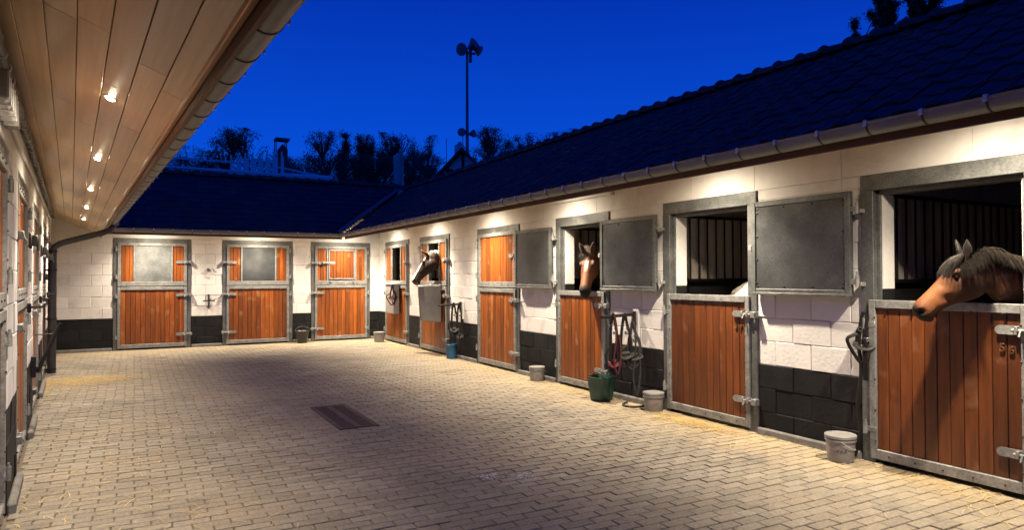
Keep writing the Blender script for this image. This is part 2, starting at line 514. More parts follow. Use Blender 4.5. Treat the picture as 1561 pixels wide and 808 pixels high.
def build_wall(wg, ua, ub, doors, ztop, name='wall'):
    doors = sorted(doors)
    mb = MB()
    edges = [ua] + [e for d in doors for e in d] + [ub]
    segs = [(edges[i], edges[i + 1]) for i in range(0, len(edges), 2)]
    zb = 3 * ROW
    for a, b in segs:
        mb.box(a, b, .007, .2, 0, zb, mi=1); mb.box(a, b, .007, .2, zb, 2.54)
    mb.box(ua, ub, .007, .2, 2.54, ztop)
    wl = mb.obj(name, [M['mortar_white'], M['mortar_black']], wg)
    for a, b in segs:
        for r in range(10):
            z0, z1 = r * ROW, (r + 1) * ROW
            u = math.floor(a / BW) * BW - (r % 2) * BW / 2
            cuts = [a]
            while u < b:
                if u > a + .07 and u < b - .07: cuts.append(u)
                u += BW
            cuts.append(b)
            for p, q in zip(cuts, cuts[1:]):
                if q - p < .03: continue
                piece('block', (q - p - .004, .05, ROW - .004), M['black'] if r < 3 else M['white'], wl,
                      ((p + q) / 2, .024 + rnd.gauss(0, .003), (z0 + z1) / 2), .006, (rnd.gauss(0, .008), rnd.gauss(0, .003), rnd.gauss(0, .005)))
        pm = MB(); pm.box(a + .012, b - .012, -.055, -.002, -.02, .075, .012); pm.obj('plinth', M['plinth'], wg)
    # lintel course: long smooth panels above the blocks
    u = ua
    z0 = 10 * ROW
    while u < ub - .05:
        L_ = min(rnd.uniform(.9, 1.5), ub - u)
        if ub - u - L_ < .3: L_ = ub - u
        a, b = u, u + L_
        zz0 = z0
        for d in doors:
            if a < d[1] and b > d[0]: zz0 = 2.54
        if zz0 > z0:                       # fill beside door heads
            for s0, s1 in segs:
                p, q = max(a, s0), min(b, s1)
                if q - p > .03: piece('block', (q - p - .003, .05, 2.54 - z0 - .003), M['white'], wl, ((p + q) / 2, .025, (z0 + 2.54) / 2), .003)
        piece('lintel_panel', (L_ - .004, .05, ztop - zz0 - .004), M['white'], wl, ((a + b) / 2, .025 + rnd.gauss(0, .001), (zz0 + ztop) / 2), .003)
        u += L_
    return wl


def bolts_on(mb, pts, y, r=.008):
    for u, z in pts:
        mb.lathe([(r, 0), (r * .9, .004), (r * .45, .008), (0, .009)], n=6, c=(0, 0, 0)) if False else None
        mb.tube([(u, y, z), (u, y - .006, z), (u, y - .010, z)], [r, r, r * .4], 6)


def leaf_frame(mb, a, b, z0, z1, y0, y1, wd, wt, wb):
    bv = .004
    mb.box(a, a + wd, y0, y1, z0, z1, bv); mb.box(b - wd, b, y0, y1, z0, z1, bv)
    mb.box(a + wd + .001, b - wd - .001, y0 + .001, y1 - .001, z0, z0 + wb, bv); mb.box(a + wd + .001, b - wd - .001, y0 + .001, y1 - .001, z1 - wt, z1, bv)


def planks(dr, a, b, z0, z1, m, pw=.1, y=-.010, th=.024):
    n = max(1, round((b - a) / pw)); p = (b - a) / n
    for i in range(n):
        piece('plank', (p - .005, th, z1 - z0), m, dr, (a + (i + .5) * p, y + rnd.gauss(0, .0012), (z0 + z1) / 2), .004)


def hinge(dr, u, z, s):
    mb = MB()
    mb.cyl((u, -.062, z - .045), (u, -.062, z + .05), .017, 10)
    mb.cyl((u, -.062, z + .05), (u, -.062, z + .075), .009, 8)
    mb.box(u - .014, u + .014, -.062, -.02, z - .04, z - .005, .003)
    mb.box(min(u, u + s * .09), max(u, u + s * .09), -.05, -.036, z - .03, z + .02, .003)
    mb.obj('hinge', M['steel_light'], dr, 40)


def latch(dr, u, z, s):
    # flat tongue on the leaf, bolt across the gap, keeper on the jamb (s = +1: jamb to the right)
    mb = MB()
    n = 8
    pts = [(-.15, -.032), (-.15, .032)]
    prof = [(.10, -.034), (.10, .034)] + [(-.12 - .034 * math.sin(math.pi * (k + .5) / n), .034 * math.cos(math.pi * (k + .5) / n)) for k in range(n)]
    fr = [(u + s * x, -.050, z + q) for x, q in prof]; bk = [(u + s * x, -.038, z + q) for x, q in prof]
    k = len(prof)
    f = [tuple(range(k)), tuple(range(2 * k - 1, k - 1, -1))] + [(i, i + k, (i + 1) % k + k, (i + 1) % k) for i in range(k)]
    mb.add(fr + bk, f)
    mb.cyl((u - s * .03, -.068, z), (u + s * .19, -.068, z), .013, 10)
    mb.box(u - .012, u + .012, -.085, -.05, z - .03, z + .03, .003)
    mb.box(min(u + s * .06, u + s * .085), max(u + s * .06, u + s * .085), -.085, -.05, z - .028, z + .028, .003)
    mb.box(min(u + s * .125, u + s * .185), max(u + s * .125, u + s * .185), -.09, -.02, z - .035, z + .03, .005)
    mb.cyl((u + s * .03, -.075, z), (u + s * .03, -.10, z - .045), .008, 8)
    mb.obj('latch', M['steel_light'], dr, 40)


JW = .12


def number(dr, u, z, txt, size=.088):
    for i, ch in enumerate(txt):
        cu = bpy.data.curves.new('number', 'FONT'); cu.body = ch; cu.size = size * (1.0 if i == 0 else .9); cu.extrude = .004; cu.bevel_depth = .0015
        to = bpy.data.objects.new('number', cu); COL.objects.link(to)
        dg = bpy.context.evaluated_depsgraph_get()
        me = bpy.data.meshes.new_from_object(to.evaluated_get(dg)); bpy.data.objects.remove(to)
        me.materials.clear(); me.materials.append(M['rust'])
        link('number', me, dr, (u + i * .065, -.030, z - (.012 if i else 0)), (R_(90), 0, 0))


def door(wg, u0, u1, upper, hs='L', num=None, wood='wood', label=None):
    """upper: planks | open | window (sheet) | hatch_open | hatch_shut"""
    mb = MB()
    zt = 2.54
    for a, b in ((u0, u0 + JW), (u1 - JW, u1)):
        mb.box(a, b, -.022, .20, 0, zt - .14, .004)
    mb.box(u0, u1, -.0225, .20, zt - .14, zt, .004)
    for a, b in ((u0 + JW, u0 + JW + .035), (u1 - JW - .035, u1 - JW)):     # stepped rebate
        mb.box(a, b, .03, .19, 0, zt - .14, .003)
    mb.box(u0 + JW, u1 - JW, .03, .19, zt - .175, zt - .1405, .003)
    dr = mb.obj('stable_door', M['steel'], wg)
    if label: dr['label'] = label
    a, b = u0 + JW - .035, u1 - JW + .035
    W = M[wood]
    yo, yi = -.048, -.004
    zs = 1.445
    nb = MB()
    # lower leaf
    lf = MB(); leaf_frame(lf, a, b, .045, zs - .012, yo, yi, .058, .07, .085)
    lf.obj('leaf_frame', M['steel_light'], dr)
    bk = MB(); bk.box(a + .03, b - .03, -.004, .012, .07, zs - .04); bk.obj('backing_board', M['wood_gap'], dr)
    planks(dr, a + .058, b - .058, .13, zs - .082, W)
    k = max(3, round((b - a) / .27))
    nb_pts = [(a + .06 + (b - a - .12) * (i + .5) / k, z) for i in range(k) for z in (.085, zs - .085)]
    nb_pts += [(x, .2 + .27 * i) for x in (a + .055, b - .055) for i in range(5)]
    bolts_on(nb, nb_pts, yo + .002)
    s = 1 if hs == 'L' else -1
    hu = (u0 + .055) if hs == 'L' else (u1 - .055)
    lu = (b - .075) if hs == 'L' else (a + .075)
    hinge(dr, hu, .30, s); hinge(dr, hu, 1.22, s)
    latch(dr, lu, .33, s); latch(dr, lu, 1.24, s)
    if upper != 'open':
        z0, z1 = zs + .006, zt - .105
        lf = MB(); leaf_frame(lf, a, b, z0, z1, yo, yi, .065, .065, .10)
        w_ = b - a
        ia, ib, iz0, iz1 = a + .065, b - .065, z0 + .10, z1 - .065
        if upper != 'planks':
            ca, cb = a + w_ * .245, a + w_ * .765
            if upper == 'hatch_open': ca, cb = a + w_ * .30, a + w_ * .72
            lf.box(ca - .035, ca, yo + .002, yi - .002, iz0 + .001, iz1 - .001, .003); lf.box(cb, cb + .035, yo + .002, yi - .002, iz0 + .001, iz1 - .001, .003)
        lf.obj('leaf_frame', M['steel_light'], dr)
        if upper == 'planks':
            bk = MB(); bk.box(ia - .02, ib + .02, -.004, .012, iz0 - .02, iz1 + .02); bk.obj('backing_board', M['wood_gap'], dr)
            planks(dr, ia, ib, iz0, iz1, W)
        else:
            bk = MB(); bk.box(ia - .02, ca - .015, -.004, .012, iz0 - .02, iz1 + .02); bk.box(cb + .015, ib + .02, -.004, .012, iz0 - .02, iz1 + .02); bk.obj('backing_board', M['wood_gap'], dr)
            planks(dr, ia, ca - .035, iz0, iz1, W, .085); planks(dr, cb + .035, ib, iz0, iz1, W, .085)
            if upper in ('window', 'window_dark'):
                pm = MB(); pm.box(ca + .001, cb - .001, -.03, -.012, iz0 + .001, iz1 - .001, .002); pm.obj('sheet_panel', M['sheet_pale'] if upper == 'window' else M['sheet'], dr)
            elif upper == 'hatch_shut':
                hf = MB(); leaf_frame(hf, ca + .01, cb - .01, iz0 + .03, iz1 - .02, yo - .012, yo + .014, .03, .03, .03); hf.obj('hatch_frame', M['steel_light'], dr)
                bk = MB(); bk.box(ca + .002, cb - .002, -.02, .012, iz0 + .002, iz1 - .002); bk.obj('backing_board', M['wood_gap'], dr)
                planks(dr, ca + .04, cb - .04, iz0 + .06, iz1 - .05, M['wood'], .085, y=-.036)
                hb = MB()
                for uu in (ca + .06, cb - .06):
                    hb.box(uu - .022, uu + .022, yo - .03, yo, iz0 - .045, iz0 + .005, .004)
                hb.obj('hatch_hinge', M['steel_light'], dr)
                latch(dr, ca + .03, (iz0 + iz1) / 2 + .05, -1)
        bolts_on(nb, [(a + .06 + w_ * .88 * (i + .5) / k, z) for i in range(k) for z in (z0 + .05, z1 - .03)] + [(x, z0 + .12 + .2 * i) for x in (a + .03, b - .03) for i in range(4)], yo + .002)
        hinge(dr, hu, z0 + .2, s); hinge(dr, hu, z1 - .15, s)
        latch(dr, lu, (z0 + z1) / 2 + .06, s)
    tag(nb.obj('bolt_heads', M['nail'], dr, 40), kind='stuff')
    if num: number(dr, lu - .135, 1.24 - .165, num)
    return dr


def shutter(wg, u0, u1, z0=1.455, z1=2.41):
    mb = MB(); leaf_frame(mb, u0, u1, z0, z1, -.098, -.045, .055, .055, .06)
    sh = mb.obj('shutter', M['steel'], wg)
    pm = MB(); pm.box(u0 + .05, u1 - .05, -.086, -.07, z0 + .055, z1 - .05, .002); pm.obj('sheet_panel', M['sheet'], sh)
    rb = MB(); rb.box(u0 + .02, u1 - .01, -.118, -.099, z0 - .004, z0 + .022, .003); rb.obj('drip_rail', M['steel'], sh)
    nb = MB()
    n = 4
    bolts_on(nb, [(u0 + .08 + (u1 - u0 - .16) * i / (n - 1), z) for i in range(n) for z in (z0 + .085, z1 - .075)] + [(u, z0 + .12 + (z1 - z0 - .24) * i / 3) for u in (u0 + .07, u1 - .07) for i in range(4)], -.085, .011)
    tag(nb.obj('bolt_heads', M['nail'], sh, 40), kind='stuff')
    for z in (z0 + .14, z1 - .16):
        hb = MB()
        hb.cyl((u1 + .055, -.075, z - .05), (u1 + .055, -.075, z + .05), .018, 10)
        hb.cyl((u1 + .055, -.075, z + .05), (u1 + .055, -.075, z + .085), .01, 8)
        hb.box(u1 - .03, u1 + .055, -.085, -.065, z - .03, z + .02, .003)
        hb.box(u1 + .045, u1 + .10, -.08, -.02, z - .045, z - .008, .003)
        hb.obj('hinge', M['steel_light'], sh, 40)
    kb = MB(); kb.box(u0 - .035, u0 + .012, -.105, -.085, (z0 + z1) / 2 - .03, (z0 + z1) / 2 + .03, .004); kb.obj('shutter_catch', M['steel_light'], sh)
    return sh


RD = [(3.872, 2.46, 'open', '56', 'wood_dk', 'near lower door with number 56 and a bay horse above it'),
      (6.494, 5.047, 'open', '57', 'wood_dk', 'scuffed lower door with number 57'),
      (8.95, 7.597, 'open', None, 'wood', None),
      (11.722, 10.114, 'planks', None, 'wood', 'door with both plank leaves shut'),
      (14.725, 13.052, 'hatch_open', None, 'wood', None),
      (17.173, 15.45, 'hatch_open', None, 'wood', None)]
build_wall(right, -DY, 3.0, [(-a, -b) for a, b, *_ in RD], 3.17)
for a, b, k, n, wd, lb in RD:
    door(right, -a, -b, k, 'L', n, wd, lb)
for a, b in ((5.05, 3.925), (7.70, 6.56), (10.12, 9.0)):
    shutter(right, -a, -b)
# painted reveals inside the openings
for a, b, k, n, wd, lb in RD:
    if k == 'planks': continue
    mb = MB()
    for u in (-a + JW + .036, -b - JW - .046):
        mb.box(u, u + .01, .05, .21, 0, 1.53, mi=1); mb.box(u, u + .01, .05, .21, 1.53, 2.36)
    mb.obj('reveal', [M['white'], M['black']], right)

FD = [(-.421, 1.158, 'window', 'L', 'door with pale worn sheet panel'), (1.849, 3.474, 'window_dark', 'R', 'door with dark scratched sheet panel'),
      (3.939, 5.463, 'hatch_shut', 'R', 'door with small shut plank hatch')]
build_wall(far, left_x(DY) - .1, RX + .2, [(a, b) for a, b, *_ in FD], 3.17)
for a, b, k, h, lb in FD:
    door(far, a, b, k, h, None, 'wood', lb)

LD = [(1.25, 2.95), (4.15, 5.87), (6.83, 8.50), (9.62, 11.30), (12.72, 14.30), (15.5, 17.0)]
cl = math.cos(LA)
LDu = [(a / cl, b / cl) for a, b in LD]
build_wall(left, -3.0, DY / cl + .1, LDu, 2.93)
for a, b in LDu:
    door(left, a, b, 'planks', 'R').location.y = .047


# ------------------------------------------------------------------ eaves: soffit, fascia, gutter
def eaves(wg, ua, ub, ov, zf, zw, planks_on, gz, boards=7, clip_first=0.0, pitch=.385, gut=None):
    sl = math.atan2(zw - zf, ov)
    ln = math.hypot(zw - zf, ov)
    # deck of the soffit, slightly above the boards
    mb = MB()
    P = [(ua, .2, zw + .2 * math.tan(sl) + .03), (ub, .2, zw + .2 * math.tan(sl) + .03), (ub, -ov, zf + .03), (ua, -ov, zf + .03)]
    mb.add(P + [(x, y, z + .02) for x, y, z in P], [(0, 1, 2, 3), (7, 6, 5, 4), (0, 4, 5, 1), (2, 6, 7, 3), (1, 5, 6, 2), (3, 7, 4, 0)])
    so = mb.obj('soffit', M['fascia'], wg)
    bw = ln / boards
    for i in range(boards):
        d = (i + .5) * bw
        u = ua
        while u < ub - .01:
            L_ = rnd.uniform(1.6, 3.2)
            if planks_on is False: L_ = 4.0
            e = min(u + L_, ub)
            if ub - e < .4: e = ub
            piece('soffit_board', (round(e - u, 2) - .001, bw - .004, .018), M['soffit'], so,
                  ((u + e) / 2, -d * math.cos(sl), zw - d * math.sin(sl) + .009), .0025, (sl, 0, 0))
            u = e
    fb = MB(); fb.box(ua, ub, -ov - .022, -ov, zf - .075, zf + .09, .003); fb.obj('fascia_board', M['fascia'], wg)
    tb = MB(); tb.box(ua, ub, -ov + .001, -ov + .03, zf - .022, zf + .012, .004); tb.obj('batten', M['batten'], wg)
    # half-round gutter
    ga, gb = gut or (ua, ub)
    r, yc = .068, -ov - .022 - .068
    pr = []
    n = 14
    for k in range(n + 1):
        a = math.pi * k / n
        pr.append((yc + r * math.cos(a), gz - r * math.sin(a)))
    pr += [(yc - r - .010, gz + .004), (yc - r - .012, gz + .016), (yc - r - .001, gz + .017), (yc - r + .004, gz + .006)]
    for k in range(n, -1, -1):
        a = math.pi * k / n
        pr.append((yc + (r - .004) * math.cos(a), gz - (r - .004) * math.sin(a)))
    mb = MB()
    mb.rings([[(u, y, z) for y, z in pr] for u in (ga, gb)], cap=True)
    gt = mb.obj('gutter', M['zinc'], wg, 40)
    bm = MB()
    q = []
    for k in range(15):
        a = math.pi * k / 14
        q.append((yc + r * math.cos(a), gz - r * math.sin(a)))
    for i in range(14):
        (y0, z0), (y1, z1) = q[i], q[i + 1]
        def o(y, z, t): return (yc + (y - yc) * t, gz + (z - gz) * t)
        A, B = o(y0, z0, 1.055), o(y1, z1, 1.055)
        bm.add([(-.006, *A), (.006, *A), (.006, *B), (-.006, *B), (-.006, y0, z0), (.006, y0, z0), (.006, y1, z1), (-.006, y1, z1)],
               [(0, 1, 2, 3), (0, 3, 7, 4), (1, 5, 6, 2)])
    bm.box(-.013, .013, yc - r - .018, yc - r + .03, gz + .018, gz + .024, .002, mi=1)
    bm.box(-.013, .013, yc - r - .019, yc - r - .012, gz - .016, gz + .0175, .002, mi=1)
    bme = bm.mesh('gutter_bracket', [M['dark_strap'], M['zinc_light']])
    u = ga + clip_first
    while u < gb:
        link('gutter_bracket', bme, gt, (u, 0, 0)); u += pitch
    return so, sl


so_r, SL_R = eaves(right, -(DY - OV - .03), 3.0, OV - .09, 2.625, 3.15, False, 2.662, 10, .2, .37, gut=(-(DY - OV - .0), 3.0))
so_f, SL_F = eaves(far, left_x(DY) + 1.0, RX - OV + .03, OV - .09, 2.625, 3.15, False, 2.662, 10, .2, .37, gut=(left_x(16.4) + .9, RX - OV))
so_l, SL_L = eaves(left, -3.0, DY / cl + .01, .905, 2.613, 2.98, True, 2.652, 7, .012, .405, gut=(-3.0, 16.3 / cl))


# ------------------------------------------------------------------ roofs
def tile_mesh(name, m, w_, l_):
    mb = MB()
    n = 8
    pr = []
    for k in range(n + 1):
        t = k / n
        pr.append((t * w_ * 1.06 - w_ * .03, .012 * math.sin(2 * math.pi * t * .98 + .5) + .0012 * k))
    v, f = [], []
    for x, z in pr: v.append((x, -.02, z + .013))
    for x, z in pr: v.append((x, l_ + .06, z - .006))
    for x, z in pr: v.append((x, -.02, z - .002))
    for k in range(n):
        f.append((k, k + 1, n + 2 + k, n + 1 + k))
        f.append((2 * n + 2 + k, 2 * n + 3 + k, k + 1, k))
    mb.add(v, f)
    return mb, mb.mesh(name, m, 60)


def roof(wg, ua, ub, ov, ze, run, rise, keep, individual=300, score=None, back=True):
    """eave at y=-ov, z=ze; ridge run metres behind it; keep(u, t) says whether a tile stands there (t = metres from the eave, in plan)"""
    sl = math.atan2(rise, run); ln = math.hypot(rise, run)
    w_, l_ = .225, ln / 11
    e, rg = V((0, -ov, ze)), V((0, -ov + run, ze + rise))
    mb = MB()
    def dk(uA, uB, y0, z0, y1, z1, th=.05):
        q = [(uA, y0, z0), (uB, y0, z0), (uB, y1, z1), (uA, y1, z1)]
        mb.add(q + [(x, y, z - th) for x, y, z in q], [(0, 1, 2, 3), (7, 6, 5, 4), (0, 4, 5, 1), (1, 5, 6, 2), (2, 6, 7, 3), (3, 7, 4, 0)])
    # front slope as strips that follow the valley
    ns = 24
    for i in range(ns):
        t0, t1 = run * i / ns, run * (i + 1) / ns
        lo, hi = keep((t0 + t1) / 2)
        dk(max(ua, lo), min(ub, hi), -ov + t0, ze + rise * t0 / run - .035, -ov + t1, ze + rise * t1 / run - .035, .04)
    if back:
        lo, hi = keep(run)
        dk(max(ua, lo), min(ub, hi), -ov + run, ze + rise - .035, -ov + 2 * run + .1, ze - .06 - .035)
    rf = mb.obj('roof', M['deck'], wg)
    tb, tm = tile_mesh('roof_tile', M['tile'], w_, l_)
    cand = []
    for r in range(11):
        t = (r + .5) * run / 11
        lo, hi = keep(t)
        u = ua
        while u < ub:
            if u > lo and u + w_ < hi: cand.append((u, r))
            u += w_
    if score: cand.sort(key=score)
    rot = Matrix.Rotation(sl, 4, 'X')
    fm = MB()
    for k, (u, r) in enumerate(cand):
        p = e + (rg - e) * (r / 11)
        j = rnd.gauss(0, .003)
        if k < individual:
            o = link('roof_tile', tm, rf, (u, p.y, p.z + .01 + j), (sl + rnd.gauss(0, .006), 0, rnd.gauss(0, .004)))
        else:
            fm.M = Matrix.Translation((u, p.y, p.z + .01 + j)) @ rot
            fm.add(tb.v, tb.f)
    if fm.v: tag(fm.obj('tile_field', M['tile_f'], rf, 60), kind='stuff')
    # ridge caps
    lo, hi = keep(run)
    rc = MB(); nn = 8
    def arc(x, rad, dz): return [(x, rad * math.cos(math.pi * k / nn), rad * .8 * math.sin(math.pi * k / nn) + dz) for k in range(nn + 1)]
    rc.rings([arc(0, .125, .012), arc(.04, .135, .02), arc(.07, .118, .008), arc(.33, .105, 0)], cap=True)
    rme = rc.mesh('ridge_tile', M['tile'], 50)
    u = max(ua, lo)
    while u < min(ub, hi) - .1:
        link('ridge_tile', rme, rf, (u, rg.y, rg.z + .0), (0, rnd.gauss(0, .01), rnd.gauss(0, .01))); u += .31
    return rf


RUN, RISE, ZE = 2.36, 1.44, 2.715
uv = lambda t: -(DY - OV + t)
rf_r = roof(right, -(DY + 1.2), 3.0, OV - .09, ZE, RUN, 1.40, lambda t: (uv(t) + .05, 99), 300, lambda c: -c[0] if c[0] < -1.0 else 99)
rf_f = roof(far, -3.4, RX + 1.2, OV - .09, ZE, RUN, 1.49, lambda t: (-.52 - 1.26 * t, RX - OV + t - .05), 300, None)
rf_l = roof(left, -3.0, DY / cl + 1, .93, 2.70, 2.1, 1.05, lambda t: (-99, 99), 0, None)
# valley flashing between far and right roofs
vf = MB()
a0 = V((RX - OV - .06, -OV - .04, ZE + .005)); a1 = a0 + V((RUN, RUN, RISE)) * .99
sd = V((1, -1, 0)).normalized() * .075
up_ = V((0, 0, .035))
vf.add([tuple(a0 - sd + up_), tuple(a0 + sd + up_), tuple(a1 + sd + up_), tuple(a1 - sd + up_),
        tuple(a0 - sd + up_ * .2), tuple(a0 + sd + up_ * .2), tuple(a1 + sd + up_ * .2), tuple(a1 - sd + up_ * .2)],
       [(0, 1, 2, 3), (4, 7, 6, 5), (0, 4, 5, 1), (1, 5, 6, 2), (2, 6, 7, 3), (3, 7, 4, 0)])
vf.obj('valley_flashing', M['flash'], far)


# ------------------------------------------------------------------ stall interiors (right wing)
im = MB()
im.box(-DY, 3.0, 3.2, 3.3, 0, 2.80); im.box(2.9, 3.0, .2, 3.3, 0, 3.4); im.box(-DY - .12, -DY, .2, 3.2, 0, 3.2)
im.obj('back_wall', M['inner_wall'], right)
fm_ = MB(); fm_.box(-DY, 3.0, .2, 3.3, -.02, .03); fm_.obj('stall_floor', M['stall_floor'], right)
rb_ = MB(); rb_.cyl((0, 0, 1.60), (0, 0, 2.42), .011, 8); bar_me = rb_.mesh('bar', M['iron'], 40)
for yp in (4.13, 6.80, 9.30, 12.1, 15.05):
    mb = MB()
    mb.box(-yp, -yp + .05, .2, 3.2, 2.44, 3.1)
    pt = mb.obj('stall_partition', M['inner_board'], right)
    n = 20
    for i in range(n):
        y0 = .2 + 3.1 * i / n
        piece('board', (.03, 3.1 / n - .006, .84), M['inner_board'], pt, (-yp + .02, y0 + 1.55 / n, 2.02), .004)
        link('bar', bar_me, pt, (-yp + .10, y0 + 1.55 / n + .03, 0))
    kb = MB(); kb.box(-yp, -yp + .06, .2, 3.3, 0, 1.59); kb.obj('kick_board', M['plastic_blk'], pt)
    rl = MB(); rl.box(-yp + .075, -yp + .125, .2, 3.3, 2.40, 2.435, .004); rl.box(-yp + .06, -yp + .125, .2, 3.3, 1.575, 1.61, .004); rl.obj('rail', M['iron'], pt)

# ------------------------------------------------------------------ services on the left and right wings
ca = MB()
cz = 2.90
pts = [(u * .5, -.035 - .006 * math.sin(u * 1.7), cz - .008 * math.sin(u * 2.3)) for u in range(-4, 35)]
ca.tube(pts, .027, 8)
cab = ca.obj('black_cable_duct', M['plastic_blk'], left, 40)
ck = MB(); ck.torus((0, -.035, cz), (1, 0, 0), .028, .0045, 12, 5)
ckm = ck.mesh('cable_clip', M['white_plastic'])
for i in range(56):
    link('cable_clip', ckm, cab, (-1.2 + i * .31, 0, 0))
lu_ = MB()
for pr_, mi in (((4.42, 5.35, -.085, -.012, 2.60, 2.74), 0),):
    lu_.box(*pr_, .03)
lum = lu_.obj('tube_luminaire', M['clear'])
lum.parent = None
lum.matrix_world = left.matrix_world if False else Matrix.Translation((-LC, 0, 0)) @ Matrix.Rotation(math.pi / 2 - LA, 4, 'Z')
tag(lum, 'unlit clear plastic tube lamp mounted high on the left wall', 'lamp')
q = MB(); q.cyl((4.5, -.05, 2.67), (5.28, -.05, 2.67), .013, 10); q.obj('tube', M['white_plastic'], lum, 40)
q = MB(); q.box(4.40, 4.47, -.09, -.008, 2.595, 2.745, .01); q.box(5.30, 5.37, -.09, -.008, 2.595, 2.745, .01); q.obj('end_cap', M['grey_plastic'], lum)
for i in range(5):
    u = 4.6 + i * .15
    q = MB(); q.box(u - .006, u + .006, -.089, -.012, 2.592, 2.748, .002); q.obj('cover_rib', M['white_plastic'], lum)
cw = MB(); cw.cyl((2.5, -.02, 2.80), (4.43, -.02, 2.68), .012, 8); cw.obj('conduit', M['white_plastic'], left, 40)
cw = MB(); cw.cyl((5.37, -.02, 2.68), (17.0, -.02, 2.80), .010, 8); cw.obj('conduit', M['white_plastic'], left, 40)

# downpipe at the far end of the left gutter
dp = MB()
ud = 13.93 / cl
r0 = .052
dp.tube([(ud, -1.0, 2.60), (ud, -.98, 2.54), (ud, -.93, 2.48), (ud, -.84, 2.44), (ud, -.3, 2.265), (ud, -.20, 2.225), (ud, -.125, 2.17), (ud, -.10, 2.10)], r0, 14)
dpo = dp.obj('downpipe', M['pipe'], left, 40)
q = MB(); q.cyl((ud, -.10, .03), (ud, -.10, 2.13), .064, 16); q.obj('pipe_shaft', M['plastic_blk'], dpo, 40)
for z in (.1, .95, 1.78, 2.1):
    q = MB(); q.lathe([(.066, -.02), (.071, -.018), (.071, .018), (.066, .02)], (ud, -.10, z), 16); q.box(ud - .02, ud + .02, -.05, .0, z - .012, z + .012); q.obj('pipe_collar', M['iron'], dpo, 40)
q = MB(); q.lathe([(.06, -.03), (.078, -.028), (.078, .02), (.055, .03)], (ud, -1.0, 2.60), 16); q.obj('outlet', M['zinc'], dpo, 40)

dp = MB()
dp.tube([(-1.86, -1.39, 2.62), (-1.86, -1.38, 2.52), (-1.86, -1.33, 2.44), (-1.86, -1.24, 2.40), (-1.86, -.2, 2.28), (-1.86, -.1, 2.22), (-1.86, -.07, 2.1), (-1.86, -.07, .03)], .05, 14)
dp.obj('downpipe', M['pipe'], right, 40)
# pale conduit / batten high on the right wall
for (ya, yb, z) in ((7.55, 9.1, 2.765), (15.6, 17.0, 2.78)):
    q = MB(); q.box(-yb, -ya, -.045, -.001, z, z + .045, .006); q.box(-ya - .06, -ya + .05, -.055, -.002, z - .01, z + .055, .006); q.obj('cable_trunking', M['white_plastic'], right)

# black hooks and bars on the left wall
for (yy, z, out) in ((7.35, 1.39, .16), (10.05, 1.39, .16), (13.1, 1.39, .15)):
    q = MB(); u = yy / cl
    q.tube([(u, -.04, z), (u, -out, z), (u, -out - .02, z + .03)], .011, 8); q.box(u - .02, u + .02, -.075, -.045, z - .05, z + .035, .004)
    q.obj('wall_hook', M['iron'], left, 40)
for (yy, z) in ((7.4, 1.98), (10.15, 1.98), (13.2, 1.98)):
    q = MB(); u = yy / cl
    q.box(u - .05, u + .05, -.075, -.05, z - .07, z + .07, .006); q.box(u - .02, u + .02, -.12, -.075, z - .05, z + .05, .006); q.cyl((u, -.12, z - .09), (u, -.12, z + .02), .012, 8)
    q.obj('black_latch', M['iron'], left, 40)


# ------------------------------------------------------------------ downlights
def wing_m(wg): return Matrix.Translation(wg.location) @ Matrix.Rotation(wg.rotation_euler.z, 4, 'Z')


def downlight(wg, u, d, zf_, zw, ov, power, label, group):
    sl = math.atan2(zw - zf_, ov)
    z = zw - d * math.tan(sl)
    mw = wing_m(wg) @ Matrix.Translation((u, -d, z)) @ Matrix.Rotation(sl, 4, 'X')
    mb = MB(); mb.lathe([(.027, -.002), (.030, -.006), (.038, -.005), (.040, 0), (.037, .004), (.027, .004)], n=24)
    o = mb.obj('downlight', M['steel_light'], None, 40)
    o.matrix_world = mw
    tag(o, label, 'lamp', group)
    ln = MB(); ln.lathe([(0, -.017), (.012, -.0155), (.021, -.011), (.027, -.005), (.027, .0)], n=20); ln.obj('lens', M['lens'], o, 60)
    for nm, ang, pw, tilt in (('lamp_beam', 114, power, 6), ('lamp_spill', 164, power * SPILL, 15)):     # reflector beam and lens spill of the same lamp
        ld = bpy.data.lights.new(nm, 'SPOT')
        ld.energy = pw; ld.color = LAMP_COL; ld.spot_size = R_(ang); ld.spot_blend = 1.0; ld.shadow_soft_size = .035
        lo = bpy.data.objects.new(nm, ld); COL.objects.link(lo); lo.parent = o; lo.location = (0, 0, -.03); lo.rotation_euler = (-sl + R_(tilt), 0, 0)
    return o


lys = [(4.8, 'nearest and brightest lit downlight in the left timber soffit'), (7.32, 'second lit downlight along the left timber soffit'),
       (9.95, 'third lit downlight along the left timber soffit'), (12.53, 'fourth lit downlight along the left timber soffit, near the far gutter end'),
       (15.1, 'last and smallest lit downlight at the far end of the left soffit')]
for y, lb in lys:
    downlight(left, y / cl, .565, 2.613, 2.98, .905, P_LEFT, lb, 'downlights in the left soffit')
for y, wh in ((2.72, 'above the near door numbered 56'), (5.5, 'above the door numbered 57'), (8.4, 'above the star-faced horse'), (11.0, 'above the shut plank door'),
              (13.7, 'above the brown and white horse'), (16.3, 'above the last door by the far corner')):
    downlight(right, -y, .66, 2.625, 3.15, OV - .09, P_RIGHT, 'lamp under the right eaves ' + wh, 'downlights under the right eaves')
for x, wh in ((.35, 'above the leftmost far door'), (2.65, 'above the middle far door'), (4.75, 'above the right-hand far door')):
    downlight(far, x, .70, 2.625, 3.15, OV - .09, P_FAR, 'lamp under the far eaves ' + wh, 'downlights under the far eaves')


